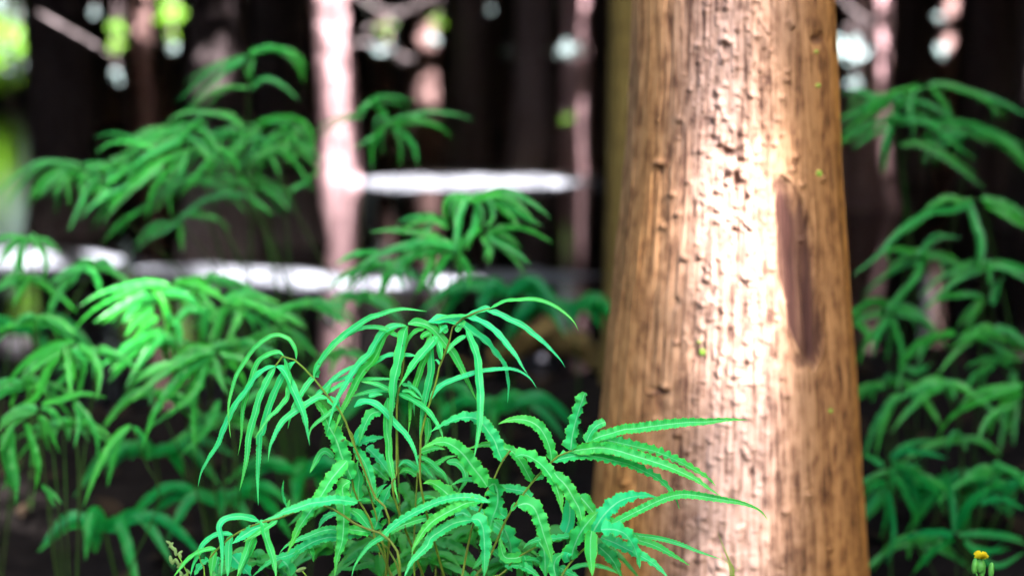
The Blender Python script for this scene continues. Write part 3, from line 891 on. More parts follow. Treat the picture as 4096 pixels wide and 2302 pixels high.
FD = 0.96
b0 = at(1560, 2300, 1.0); 
F1 = fern('sharp bright green fern at the front with drooping fronds on its left side', (b0[0] - .03, b0[1] + .05, 0))
frond(F1, 'T1', '1950,2350 1800,2000 1660,1640 1580,1448 1500,1230 1350,1040 1215,870 1040,700 925,655 895,740 850,755', FD, [
    ('1050,690 1040,600 990,510 930,470 850,455 760,490 640,590 540,730 470,850 430,980 400,1120 395,1230 405,1340 417,1453', 21),
    ('925,655 890,625 840,625 760,655 690,705 650,780 610,900 570,1040 535,1180 522,1408 505,1530 487,1617', 24),
    ('850,755 780,775 690,830 640,890 560,1010 480,1110 420,1220 350,1370 297,1508 217,1629 135,1779 101,1919', 29),
    ('850,755 800,840 740,960 690,1080 660,1200 620,1330 587,1477 577,1608 538,1810 502,1960', 35),
    ('850,755 920,790 970,870 1010,970 1060,1080 1110,1200 1140,1320 1165,1448 1180,1523', 36),
    ('935,680 960,740 985,830 990,900 975,1000 965,1060 920,1120 860,1190 800,1240 770,1280 720,1350 650,1450', 25),
    ('1045,708 990,750 920,850 880,930 830,1040 790,1150 750,1280 720,1400 698,1428 688,1629 678,1830 683,2100', 34),
    ('1220,865 1240,790 1300,690 1400,560 1500,470 1620,380 1760,290 1830,270 1960,225 2100,205 2310,228', 30),
    ('1225,850 1160,930 1085,1050 1030,1150 995,1250 968,1360', 26),
    ('2050,475 1980,440 1890,395 1800,380 1690,390 1590,435 1480,510 1400,590 1330,680', 22),
    ('1350,1065 1260,1060 1170,1110 1080,1170 1000,1220 920,1290 870,1370 838,1438 799,1538 777,1678', 30),
    ('1350,1070 1420,1110 1450,1170 1480,1210', 38),
    ('1230,1040 1320,970 1420,870 1540,790 1660,740 1800,690', 22),
    ('1350,1020 1440,960 1560,900 1700,885 1850,880 1980,880 2100,890', 20),
    ('2200,655 2080,650 1930,655 1760,750 1650,790 1560,850 1480,880 1380,920 1250,1030', 24),
    ('1240,865 1265,800 1240,840', 20),
    ('1480,1200 1440,1160 1300,1260 1200,1350 1170,1448', 22),
    ('1330,1020 1370,960 1390,930', 22),
])
frond(F1, 'T4', '640,1700 520,1448 430,1220 360,1090 320,920 230,760 190,700 140,540 160,330 170,200 130,60 80,0', FD + .02, [
    ('160,210 210,280 270,380 310,500 340,620 360,750', 48, 'w'),
    ('205,700 200,600 210,500 190,410 200,330', 50),
    ('150,200 230,170 330,140 450,110', 36, 'w'),
    ('340,1020 280,950 210,860 150,820 100,800', 55),
    ('320,1030 200,1010 100,1000 0,1010', 42, 'w'),
    ('190,705 260,715 320,720', 22), ('190,715 140,745 90,745 20,740', 24),
    ('280,210 340,270 400,330 460,410 510,490', 42, 'w', .05), ('330,390 390,430 450,490 500,530', 38, 'w', .06),
    ('160,190 200,100 230,40 280,-30', 40), ('150,200 60,140 20,60 50,-20', 20),
    ('1845,515 1790,400 1740,280 1690,130 1620,0 1560,-140 1490,-226 1421,-295', 66, 'w', -.01, 'T3'),
    ('1800,340 1720,430 1640,530 1560,660 1480,780 1400,890 1340,980 1290,1090 1220,1240', 54, 'w', -.02, 'T3'),
    ('1830,535 1760,590 1765,700 1770,850 1765,1000 1750,1130 1710,1260 1680,1448', 56, 'w', -.02, 'T3'),
    ('1670,310 1600,250 1550,265 1510,330 1440,460', 30, 's', .02, 'T3'),
    ('1730,390 1790,430 1840,510', 50, 's', .01, 'T3'),
])
frond(F1, 'T4', '600,1700 510,1448 400,980 340,760 280,560 245,460', FD + .03, [
    ('360,1000 390,900 430,780 470,670 520,560', 58, 'w'),
    ('330,730 420,600 480,560', 26), ('400,1000 470,900 430,930', 20),
])
frond(F1, 'T3', '2300,1500 2210,1100 1900,960 1700,820 1530,760 1430,770 1300,830 1150,890 950,940 830,990 700,1055 640,1110 550,1190 480,1270', FD - .02, [
    ('1900,740 1700,715 1600,730 1450,750 1330,790 1200,830 1100,880 1000,910', 44, 'w'),
    ('950,920 850,885 760,875 670,885 600,920 570,980 585,1040 600,1150 600,1300 590,1460', 30),
    ('960,910 1000,960 1010,1040 1040,1140 1080,1260 1110,1400 1115,1470', 38),
    ('700,1050 620,1040 540,1050 470,1090 410,1150 370,1240 320,1340 290,1460', 24),
    ('690,1060 665,1150 660,1280 655,1400 650,1470', 36),
    ('540,1185 460,1190 370,1220 290,1270 230,1330 150,1430 120,1470', 22),
    ('530,1200 510,1290 495,1400 490,1470', 30),
    ('1010,960 900,1000 800,1060 690,1140', 44, 'w'),
    ('920,1060 870,1110 830,1230 780,1350 740,1460', 32),
    ('920,1070 870,1200 810,1330 760,1460', 30),
    ('1130,910 1060,960 980,1010 880,1070 800,1120', 26),
    ('1240,810 1200,740 1175,640 1190,525', 14), ('1235,790 1240,740 1250,712', 16),
    ('690,1250 760,1330 830,1400 880,1460', 60, 'w', .04), ('560,1260 540,1350 560,1460', 30, 'w', .03),
    ('470,1290 400,1340 330,1440', 30, 'w', .01),
])
frond(F1, 'T3', '2300,1600 2200,1200 2000,1060 1900,1020', FD + .03, [
    ('2000,1025 1820,1005 1720,1010 1640,1000 1540,1020 1440,1060 1350,1090 1240,1140 1180,1190 1150,1230', 34, 'w'),
    ('2000,1030 1850,1045 1710,1070 1600,1080 1500,1110 1420,1150 1330,1200 1230,1250 1120,1280 1020,1340 880,1460', 44, 'w'),
    ('1420,1160 1450,1220 1475,1310', 28), ('1180,1300 1230,1360 1250,1460', 60, 'w', .02),
    ('1340,1200 1300,1260 1260,1320', 26), ('1720,840 1620,870 1560,920 1525,990', 26, 'w', .02),
    ('1924,900 1850,850 1800,830', 40, 'w', .03),
], mat=None)

b1 = at(2000, 2300, 1.03)
F2 = fern('sharp green fern at the front whose topmost frond arches to the right', (b1[0], b1[1] + .04, 0))
frond(F2, 'T2', '600,2100 560,1600 560,1448 620,1200 700,950 745,750 800,620 850,480 875,370 960,300 1090,240 1230,200', FD, [
    ('1230,200 1300,165 1390,125 1500,118 1640,110 1760,135 1860,180 1960,250 2040,330 2085,415', 19),
    ('1200,225 1300,245 1430,310 1540,360 1640,440 1750,530 1850,630 1920,710 1955,770', 27),
    ('1230,190 1130,225 1040,265 960,300 880,350', 25),
    ('1010,290 1100,310 1200,360 1300,440 1400,560 1480,660 1540,760 1595,835', 29),
    ('640,330 760,310 880,320 970,360 1060,430 1150,490 1220,560 1290,650 1360,740 1390,850 1405,960 1400,1110', 36),
    ('1010,270 880,275 780,290 690,320', 17),
    ('1000,400 1030,470 1080,590 1110,700 1120,850 1135,1000 1135,1150 1130,1300 1110,1448 1073,1658', 38),
    ('1000,465 930,500 860,560 810,640', 24),
    ('760,690 740,600 725,530 720,480', 28),
    ('650,1090 700,1000 780,930 900,880 1050,830 1180,800 1320,785 1450,785 1560,830 1630,890 1680,965', 25),
    ('340,1020 440,1060 540,1120 620,1180 690,1270 750,1370 782,1467', 28),
    ('820,430 760,380 720,330', 30), ('900,420 950,370 1000,320', 26),
    ('745,740 720,700 690,700', 12), ('620,1250 640,1330 630,1440 610,1500', 34, 's', .02),
    ('820,370 780,390 740,440', 24),
])
frond(F2, 'T2', '330,2100 330,1800 330,1448 335,1100 385,820 405,600 430,400 440,370', FD, [
    ('430,370 405,430 380,560 350,720 310,900 300,1050 285,1250 275,1448 270,1528', 40),
    ('440,350 530,335 640,370 720,440 800,540 880,640 940,750 1000,870 1050,980 1100,1085', 42),
    ('420,370 340,375 250,430 190,520 150,620 90,720 10,800 -50,900 -90,980 -140,1080 -200,1200 -280,1420', 36),
    ('400,370 320,370 240,400 180,450 120,550 70,640 0,700 -80,800 -140,900 -200,1000 -260,1110 -300,1230 -340,1400', 32),
    ('600,390 530,410 470,460 430,540 415,620', 19),
    ('720,470 640,570 560,660 490,750 420,860 350,960', 38),
    ('660,430 620,640 580,740 540,860 500,980 470,1100 460,1250 440,1420', 31),
    ('650,500 655,580 665,700 665,800 640,920 610,1050 590,1150 570,1280 550,1460', 35),
    ('330,1000 200,990 80,1000 -40,1030 -150,1060', 22),
    ('-80,1150 0,1100 100,1110 200,1180 331,1327 420,1420 500,1570 546,1769', 32),
    ('190,1185 90,1215 40,1290 0,1390 -30,1500', 42, 'w'),
    ('380,1000 450,1000 520,1050 580,1080', 16), ('380,930 470,950 540,1010 590,1090', 18),
    ('245,1060 235,1200 235,1400 250,1478 255,1628 280,1760 310,1920 350,2070', 36),
    ('260,985 170,940 90,920 -20,905', 22), ('60,1050 130,1030 200,1030', 22), ('440,900 480,1060 500,1240', 18, 's', .03),
    ('650,430 580,470 590,500', 30), ('700,480 740,560 760,640 765,690', 26),
])
frond(F2, 'T4', '1150,1750 1200,1448 1250,1180 1300,960 1350,850 1400,740 1440,630 1500,530 1580,350 1665,240', FD, [
    ('1470,740 1300,695 1150,695 1000,725 860,780 720,850 600,920 520,980 430,1070 310,1150 220,1260 160,1360 135,1460', 36, 'w', -.02),
    ('1390,730 1250,745 1150,790 1030,850 920,920 840,1000 780,1090 730,1180 715,1250', 44, 'w', -.02),
    ('1300,910 1200,920 1100,950 1000,1010 900,1080 860,1160 780,1240 710,1320 640,1460', 44, 'w', -.01),
    ('960,870 800,900 650,950 550,1000 460,1060 380,1110 310,1150', 30, 'w', .01),
    ('1585,345 1550,260 1510,150 1450,60 1380,-30 1317,-67 1230,-75 1138,-57 1010,0 878,72', 52, 'w'),
    ('1440,590 1380,500 1300,400 1220,290 1130,210 1040,165 940,170 800,230', 66, 'w'),
    ('1450,590 1510,560 1540,640 1540,760 1490,900 1460,1020 1415,1150', 64, 'w', -.02),
    ('1290,900 1360,910 1400,1000 1410,1130 1415,1280 1410,1460', 56, 'w', -.02),
    ('1190,760 1080,680 1000,610 900,550 820,560', 56, 'w', .02),
    ('1870,545 1820,450 1770,360 1690,260 1600,220 1450,185 1350,200 1240,230', 42, 'w', .02),
    ('1420,590 1300,530 1200,530 1090,575', 22, 'w', .02),
    ('1050,350 1150,360 1220,440 1225,530 1190,600 1150,670', 32, 's', .05),
    ('1660,240 1670,230 1680,215', 8),
])

b2 = at(2250, 2300, 1.0)
F3 = fern('sharp green fern at the front reaching right across the big trunk with wavy leaflets', (b2[0], b2[1] + .03, 0))
frond(F3, 'T5', '-300,1600 -203,1369 -147,1234 -35,985 30,890 150,730 210,660 300,570 350,525 450,485 570,425 600,415', FD, [
    ('300,565 290,480 260,390 210,310 150,265 80,245 0,245 -70,262 -110,280', 40, 'w'),
    ('450,480 460,380 490,250 520,150 545,80 560,35', 46, 'b'),
    ('570,420 600,350 650,290 715,262', 34, 'b'),
    ('580,420 660,380 760,350 860,320 950,313 1080,295 1200,280 1350,265 1500,260 1650,245 1810,246', 36, 'w'),
    ('600,420 720,405 850,430 980,460 1100,490 1200,530 1310,580 1420,640 1500,690 1565,755', 34, 'w'),
    ('450,485 560,470 680,460 800,480 930,520 1060,560 1180,600 1300,650 1420,710 1520,780 1600,830', 40, 'w'),
    ('310,565 420,535 540,520 660,530 780,560 900,590 1010,640 1110,690 1190,760 1250,840 1285,930', 36, 'w'),
    ('20,530 70,515 130,530 220,590 300,690 350,800 385,965', 44, 'w', -.01),
    ('240,690 200,690 160,715', 18, 'w'),
    ('320,650 350,690 410,750 470,850 520,950 545,1120', 48, 'w', -.01),
    ('40,905 110,890 170,930 210,1030 240,1130 280,1250 305,1345', 54, 'w', -.02),
    ('35,895 10,920 -10,950', 24), ('-50,1000 -110,950 -130,880 -120,820', 40, 'w', .02),
    ('140,850 90,800 20,785 -60,770 -150,750', 34, 'w', .06),
])
frond(F3, 'T5', '260,1700 380,1448 450,1340 550,1240 650,1140 690,1100', FD, [
    ('620,1110 680,1010 750,930 830,870 920,840 1020,830 1130,848', 50, 'w'),
    ('700,1070 800,1030 900,980 1000,930 1100,880 1200,840 1300,820 1400,825 1500,840 1650,865 1780,890 1900,940 1970,1018', 30, 'w'),
    ('680,1090 780,1090 860,1120 910,1180 950,1260 980,1390', 44, 'w', -.02),
    ('610,1100 600,1180 600,1300 615,1450', 48, 's', -.02),
    ('455,1320 470,1240 510,1140 560,1060 620,990 660,950', 56, 'w'),
    ('680,1150 780,1190 880,1240 980,1290 1080,1350 1150,1410 1200,1460', 38, 'w'),
    ('650,1210 720,1270 780,1340 840,1460', 40, 'w', .02),
    ('860,1110 960,1135 1080,1150 1200,1175 1310,1210 1420,1255 1520,1290 1610,1320', 17, 'w', .05),
    ('880,1150 1000,1180 1110,1220 1200,1270 1290,1320 1365,1368', 26, 'w', .05),
    ('440,1335 420,1290 440,1270 480,1265', 40), ('510,830 560,880 610,940 660,990', 44, 'w', .05),
    ('700,1080 760,1010 800,1030', 18),
])
frond(F3, 'T5', '-200,1600 -60,1420 0,1330 80,1280 190,1220 300,1170', FD + .02, [
    ('410,1115 440,1010 440,900 415,815', 56, 's', .03),
    ('480,1130 390,1150 300,1160 200,1170 120,1200 80,1240', 24, 'w'),
    ('200,1180 240,1250 250,1350 250,1460', 52, 'w', -.01),
    ('340,1460 320,1380 340,1310 400,1270', 42, 'w', -.02),
    ('90,1290 110,1370 115,1460', 42), ('80,1290 20,1310 -60,1300 -90,1220 -100,1130', 34, 'w'),
    ('190,1300 230,1340 150,1320 60,1330', 22),
    ('-60,1370 60,1370 160,1420 220,1470', 30, 'w'),
    ('440,1395 540,1365 660,1370 760,1400 860,1450', 18, 's', .06), ('360,1380 430,1420 520,1460', 26, 'w', .03),
    ('-10,1320 -20,1200 -70,1080 -150,1010', 50, 'w', .04),
])
# lower filling of the clump
for i, (st, lv) in enumerate([
    ('900,1900 940,1500 950,1150', [('950,1130 1050,1130 1150,1170 1250,1250 1380,1390', 42, 'w'), ('940,1150 820,1150 700,1200 560,1290', 38, 'w'), ('950,1300 1040,1340 1100,1460', 36), ('945,1250 860,1300 800,1460', 36)]),
    ('1050,1900 1000,1400 980,1010', [('980,1010 1130,1010 1250,1080 1360,1190', 45, 'w'), ('1000,1250 1080,1310 1160,1460', 40), ('970,1000 860,990 740,1000 600,1030', 34), ('985,1100 900,1190 860,1280', 36)]),
    ('760,1900 740,1448 740,1000 770,450', [('765,480 700,440 640,430 590,470', 26, 'w'), ('765,460 830,400 950,370 1050,310 1150,290', 24, 'w'), ('760,300 830,320 900,360 960,420 1020,470 1080,590', 22, 'w'), ('765,430 700,370 640,350 580,400', 24),
                                         ('765,760 800,720 870,690 960,700', 22), ('750,800 830,800 880,830', 30), ('800,260 860,240 950,220 1040,230', 26, 'w'), ('820,-60 850,100 840,300 860,500', 20, 's', .02), ('790,370 850,420 920,500', 20)]),
    ('620,1900 610,1448 600,900 585,450 570,0', [('600,560 660,640 720,740 740,800', 52, 'w'), ('600,700 520,760 440,740', 26), ('600,880 690,800 680,740', 22), ('605,1020 520,1080 460,1180 440,1300', 36), ('605,1000 700,960 800,950', 24, 'w')]),
    ('400,1900 430,1448 400,1220', [('400,1200 300,1200 180,1260 40,1330', 30, 'w'), ('410,1220 340,1180 200,1140 60,1240', 28, 'w', .03), ('420,1350 300,1340 160,1370 0,1390', 26, 'w'), ('430,1300 460,1400 470,1480', 24), ('400,1240 400,1350 420,1470', 50)]),
    ('1450,1900 1420,1450 1500,1200', [('1500,1200 1600,1300 1680,1400', 40, 'w'), ('1480,1150 1420,1250 1300,1380', 40), ('1490,950 1560,1000 1640,1090 1680,1200 1660,1310', 54, 'w'), ('1320,1460 1320,1390', 34), ('1270,780 1340,800 1420,860 1470,920', 24, 'w'), ('1130,860 1200,840 1260,870 1290,910', 40, 'w')]),
]):
    frond(F2 if i != 4 else F1, 'T4', st, FD + [.09, .11, .06, .10, .07, .09][i], lv, rad=.0011, mat=M_FERN if i in (2, 5) else M_FERN3)  # inner fronds take the darker leaf to paint in the clump's shade

# ---- blurred ferns behind
B1 = at(1120, 1030, 1.75)
G1 = fern('tall blurred fern spreading in front of the dark trunks at the upper left', (B1[0] + .02, B1[1], 0))
D1 = 1.78
frond(G1, 'L1', '1215,1500 1215,900 1200,600 1195,440 1200,300 1230,260', D1, [
    ('1190,285 1100,310 1010,350 930,420 850,490', 20), ('1200,425 1090,420 1000,460 920,530', 16), ('1200,265 1290,235 1380,250 1440,300 1475,375', 30),
    ('1210,430 1260,380 1310,380 1380,420 1440,480', 18), ('1190,270 1060,300 960,350 890,400', 14), ('1230,265 1210,340 1195,420', 22), ('1300,240 1400,240 1460,290 1490,340', 14)], .0022, smat=M_STIPE2)
frond(G1, 'L1', '1500,1700 1340,1250 1260,1080 1170,920 1100,800 1050,700 980,620 900,600', D1 - .05, [
    ('1180,620 1080,560 980,540 880,545 800,590', 26), ('1000,600 880,600 780,640 680,690 600,740', 24), ('920,640 860,680 780,720 700,760 600,830', 30), ('930,720 830,760 740,800 660,870 580,950', 30),
    ('900,740 880,820 850,900', 26), ('900,750 800,840 740,920 710,1060', 28), ('740,720 640,690 540,690 460,740', 22), ('790,790 650,900 560,990 480,1090', 28), ('940,620 1000,640 1040,720 1050,820', 24), ('960,700 1010,780 1000,870', 22),
    ('1060,720 960,830 860,960', 22), ('1040,700 1120,760 1160,860 1180,900', 24), ('980,560 900,640 840,760', 20)], .0026)
frond(G1, 'L1', '1150,1500 1000,1050 860,880 700,780 520,790 400,800', D1 + .02, [
    ('400,800 320,785 220,790 140,850 60,950 20,1010', 22), ('330,800 250,830 180,900 120,1010', 22), ('340,810 300,880 260,960', 20), ('340,800 330,900 340,1000', 20), ('370,810 390,900 415,1020', 24), ('360,800 270,850 200,950', 20),
    ('480,820 430,900 380,1010 330,1120', 24), ('700,880 560,920 450,990 390,1060', 24), ('520,800 450,790 380,800', 24), ('540,810 520,900 450,1000', 24), ('620,790 560,860 500,900 440,930', 24), ('420,800 470,880 440,960', 20)], .0024)
frond(G1, 'L1', '1700,1600 1540,1240 1440,1040 1380,900 1340,760 1350,620', D1 + .04, [
    ('1230,600 1330,570 1440,580 1500,640 1520,720', 30), ('1300,590 1200,650 1130,720 1080,800', 24), ('1420,600 1330,650 1280,720 1270,820', 28), ('1440,620 1380,720 1400,800', 24), ('1290,740 1330,800 1350,860', 22),
    ('1330,700 1420,780 1490,890', 24), ('1200,640 1150,740 1060,850', 24), ('1150,660 1090,760 1020,840', 22), ('1400,920 1500,860 1540,800', 22), ('1360,700 1240,760 1180,860', 22), ('1340,600 1250,610 1170,600', 20), ('1370,640 1440,690 1500,780', 20)], .0026)
frond(G1, 'L1', '1450,1700 1360,1300 1290,1050 1240,930', D1 + .08, [
    ('1230,950 1100,940 1000,960 900,1030 820,1100 720,1150 640,1220', 26), ('910,1040 1000,1040 1060,1065 1110,1112', 28), ('870,1060 870,1130 880,1220', 28), ('820,1080 740,1090 650,1180', 24), ('1180,940 1260,990 1325,1045', 26),
    ('1250,900 1340,950 1405,1025', 26), ('720,990 600,1060 530,1130 490,1180', 20), ('1230,930 1150,870 1060,850 980,870', 24)], .0026)
B = at(1600, 1150, 1.85)
G2 = fern('blurred fern frond reaching over the water right of the bright pink trunk', (B[0] - .12, B[1], 0))
frond(G2, 'R2', '260,1500 290,1300 300,1000 340,830 400,700 430,590', 1.8, [
    ('430,590 400,530 330,490 280,580', 20), ('440,600 370,520 300,510 270,560', 16), ('440,590 520,560 620,540 740,550 840,580', 22), ('450,600 560,590 640,600 700,630 742,672', 26), ('450,610 510,660 550,720 567,800', 28),
    ('430,590 380,640 350,720 350,820', 24), ('280,540 350,480 440,465 560,490', 20), ('410,640 320,680 260,720', 24), ('310,560 220,560 130,590 60,640', 12)], .0014, smat=M_STIPE2)
B = at(1850, 1250, 1.5)
G3 = fern('blurred vivid green fern below the sunlit mud bar in the middle', (B[0], B[1], 0))
frond(G3, 'R2', '640,1750 700,1440 760,1250 870,1100 860,960', 1.5, [
    ('830,980 930,930 1020,930 1120,980 1212,1052', 42), ('900,960 1000,1000 1090,1050 1172,1092', 38), ('850,960 740,950 700,1000 710,1080', 38), ('800,960 770,1040 760,1150 740,1230', 42), ('860,980 850,1080 800,1180', 40),
    ('900,1130 990,1100 1100,1110 1222,1172', 36), ('900,1140 990,1180 1060,1230 1112,1282', 36), ('880,1140 920,1200 910,1280', 30), ('840,940 900,960 930,1040 900,1100', 34), ('870,1100 800,1160 760,1250', 40)], .0024, smat=M_STIPE2)
frond(G3, 'R2', '500,1750 560,1400 640,1250 720,1180', 1.52, [
    ('720,1100 640,1060 540,1080 470,1120', 32), ('640,1080 570,1140 500,1190', 30), ('760,1200 620,1170 500,1190 380,1230 280,1290', 44), ('700,1200 560,1230 480,1280 500,1400', 38), ('780,1180 690,1280 620,1400', 38),
    ('400,1220 300,1280 230,1380', 36), ('640,1200 620,1300 560,1420', 40), ('500,1240 420,1330 380,1440', 40), ('720,1190 800,1280 820,1400', 36), ('340,1260 250,1320 180,1330', 34)], .0024, smat=M_STIPE2)
B = at(620, 1500, 1.55)
G4 = fern('blurred fern with white sunlit leaflets left of the sharp ferns', (B[0] + .06, B[1], 0))
frond(G4, 'L5', '900,700 860,400 830,200 790,70', 1.52, [
    ('820,50 700,50 560,110 440,180 350,270', 30), ('720,70 660,130 590,230', 38), ('740,50 780,110 800,200 800,300', 42), ('700,80 560,160 450,230', 34), ('780,250 700,320 620,400 520,520', 32), ('800,280 740,350 660,460', 32),
    ('720,280 620,340 530,400', 36), ('780,80 880,90 940,140 990,220', 32), ('740,160 660,220 600,300', 34), ('760,200 700,240 640,330', 32), ('800,180 860,260 860,360', 32)], .0024, smat=M_STIPE2)
frond(G4, 'L5', '1000,700 1050,400 1080,200 1060,90', 1.58, [
    ('840,30 940,30 1040,90 1120,160', 36), ('1100,120 1190,130 1300,190 1400,260', 38), ('1150,160 1250,220 1330,310', 38), ('1000,150 990,250 1000,330', 36), ('1180,150 1130,250 1090,330', 36), ('1240,170 1380,200 1480,260', 36), ('1000,180 900,170 830,250', 32),
    ('1060,90 960,70 880,110', 34), ('1080,110 1180,80 1300,110', 34), ('1080,150 1060,250 1040,330', 36)], .0024, smat=M_STIPE2)
B = at(900, 1800, 1.4)
G5 = fern('blurred fern whose leaflets fan downward just left of the drooping sharp frond', (B[0], B[1], 0))
frond(G5, 'L5', '1150,1000 1110,700 1080,480 1040,365', 1.4, [
    ('1040,360 920,400 780,480 630,605', 42), ('1020,380 900,460 800,570 720,700', 44), ('980,400 860,520 760,640 680,850', 40), ('970,420 950,520 950,620', 36), ('1030,400 1060,490 1110,590', 36), ('1060,370 1150,400 1220,450 1280,540', 36),
    ('1000,420 900,600 700,750', 36), ('1040,350 920,340 850,390', 34), ('1080,400 1150,470 1190,560', 34), ('1000,400 960,480 880,560', 38), ('1060,600 1000,740 860,880', 34)], .0024, smat=M_STIPE2)
B = at(250, 1900, 1.35)
G6 = fern('blurred fern with pale sunlit tips at the left edge', (B[0], B[1], 0))
frond(G6, 'L5', '380,1000 360,700 340,480 325,330', 1.4, [
    ('360,320 250,340 150,400 60,490 0,560', 38), ('320,340 330,440 345,600', 38), ('380,330 450,390 480,470 465,605', 36), ('290,370 230,460 170,590 60,640', 42), ('350,600 430,700 465,790 470,912', 30), ('200,620 300,600 400,570 520,590', 26), ('300,350 200,420 120,500', 36), ('350,350 400,400 420,460', 34)], .0024, smat=M_STIPE2)
frond(G6, 'L5', '250,1300 220,1000 200,800 190,640', 1.36, [
    ('180,640 100,640 0,700', 36), ('60,740 60,860 80,980 75,1112', 36), ('120,710 160,830 180,930 165,1062', 34), ('190,670 230,740 290,860', 28), ('10,760 30,900 90,1090', 36), ('200,1010 250,1050 300,1102', 22), ('180,650 60,680 -20,760', 36), ('150,660 60,720 0,860', 36), ('200,640 260,660 300,720', 26)], .0024, smat=M_STIPE2)
frond(G6, 'L5', '760,1100 700,900 640,740', 1.38, [('630,720 540,800 460,960 400,1122', 34), ('640,730 700,800 720,900', 24)], .002, smat=M_STIPE2)
B = at(100, 1500, 1.6)
G7 = fern('blurred small fern over the left sunlit mud bar', (B[0] - .05, B[1], 0))
frond(G7, 'L1', '150,2000 160,1600 150,1300 130,1150', 1.62, [
    ('130,1150 60,1180 -20,1290', 26), ('140,1150 180,1180 220,1260 200,1400', 26), ('150,1150 230,1160 300,1230', 24), ('130,1140 90,1240 60,1420', 28), ('330,1340 270,1440 220,1560', 28), ('150,1330 90,1420 60,1480', 26), ('410,1290 460,1330 490,1440', 26), ('400,1300 330,1300 260,1380', 24), ('140,1150 30,1140 -40,1170', 24)], .0022, smat=M_STIPE2)

D2 = 1.9
B = at(3700, 1500, 1.9)
G8 = fern('blurred fern with long arching fronds at the upper right', (B[0], B[1], 0))
frond(G8, 'R4', '500,1900 510,1000 500,800 560,590 600,420', D2, [
    ('600,420 520,460 470,520 440,600 420,700 405,842', 26), ('610,420 690,410 800,440 900,480 960,500 1000,577', 28), ('640,430 690,500 737,602', 28), ('590,420 480,440 390,480 300,580 200,650', 28), ('820,440 920,490 937,572', 22), ('840,450 960,490 1060,540 1110,575', 24),
    ('460,590 590,590 680,640 760,710 852,772', 26), ('600,600 700,590 820,600 950,640 1090,705', 30), ('450,590 340,600 250,640 190,650', 28), ('440,600 420,700 400,832', 32), ('480,700 580,700 680,750 780,820 892,912', 26), ('420,620 330,660 250,720', 24), ('600,640 660,720 650,812', 20), ('380,470 280,440 200,460', 26), ('560,590 470,560 380,570', 24)], .002, smat=M_STIPE2)
B = at(3900, 1700, 1.7)
G9 = fern('blurred vivid fern arching at the right edge above the pond shore', (B[0], B[1], 0))
frond(G9, 'R4', '1050,1900 1000,1500 930,1200 880,965', 1.72, [
    ('840,970 740,1010 640,1020 530,1080 440,1160 380,1230 245,1335', 38), ('820,990 850,1080 880,1180 870,1302', 38), ('870,960 960,980 1030,1020 1100,1085', 36), ('890,980 980,1030 1090,1105', 36), ('560,1240 640,1170 700,1140 780,1150', 22), ('580,1250 580,1310 530,1380 460,1450', 32), ('550,1220 480,1200 420,1210 440,1270', 28)], .0024, smat=M_STIPE2)
frond(G9, 'R8', '1500,900 1400,600 1330,400 1280,150', 1.74, [
    ('1240,100 1130,95 1030,110 950,170', 30), ('1250,110 1200,190 1150,290', 32), ('1290,140 1310,60 1350,0', 38), ('1110,280 1020,300 960,350 930,430', 42), ('1130,290 1250,280 1330,300 1400,310', 30), ('1290,320 1370,400 1450,402', 28), ('1300,420 1200,490 1150,580', 32), ('1390,460 1400,600 1390,822', 36), ('1340,390 1270,320 1180,300', 30), ('1380,440 1290,400 1200,420 1160,450', 26)], .0024, smat=M_STIPE2)
frond(G9, 'R8', '1500,1000 1450,700 1440,520', 1.6, [('1440,530 1300,580 1180,630 1080,700 1010,812', 38), ('1400,620 1280,680 1210,812', 36), ('1430,560 1330,640 1280,760', 34)], .002, smat=M_STIPE2)
B = at(3560, 1800, 1.75)
G10 = fern('blurred fern in the gap just right of the big trunk', (B[0], B[1], 0))
frond(G10, 'R8', '800,1200 820,800 840,500 820,330 785,185', 1.76, [
    ('780,180 840,110 900,40 942,0', 32), ('790,200 740,260 680,330 640,432', 36), ('760,190 690,190 620,210', 26), ('800,200 830,290 850,390 830,572', 30), ('820,180 920,200 1022,252', 32), ('620,220 670,270 700,330', 32), ('830,570 780,640 720,740 670,882', 36), ('870,530 960,600 1020,690 1042,742', 32), ('880,540 1000,530 1120,520 1242,520', 28), ('860,440 930,470 1000,420', 32), ('850,430 900,380 960,330', 28)], .0022, smat=M_STIPE2)
B = at(3560, 2250, 1.55)
G11 = fern('dark green fern low at the foot of the big trunk on its right', (B[0], B[1], 0))
frond(G11, 'R8', '790,1700 800,1300 790,1050 785,895', 1.58, [
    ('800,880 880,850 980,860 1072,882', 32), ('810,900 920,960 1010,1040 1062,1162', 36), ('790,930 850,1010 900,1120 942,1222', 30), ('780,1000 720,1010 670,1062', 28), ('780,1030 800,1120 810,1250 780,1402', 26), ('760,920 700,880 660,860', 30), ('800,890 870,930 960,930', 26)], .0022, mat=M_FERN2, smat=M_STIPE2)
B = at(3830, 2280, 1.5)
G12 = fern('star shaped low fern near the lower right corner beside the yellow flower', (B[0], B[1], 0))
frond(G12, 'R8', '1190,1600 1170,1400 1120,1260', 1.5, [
    ('1110,1240 1100,1120 1080,960', 32), ('1120,1230 1190,1110 1280,1030 1362,982', 36), ('1120,1250 1250,1240 1360,1250 1450,1272', 34), ('1100,1250 1000,1240 900,1260 800,1292', 34), ('1100,1270 1000,1330 900,1442', 36), ('1180,1310 1300,1330 1380,1310', 26), ('1230,1100 1330,1080 1450,1132', 30), ('1150,1280 1300,1400 1450,1330', 32)], .0022, mat=M_FERN2, smat=M_STIPE2)
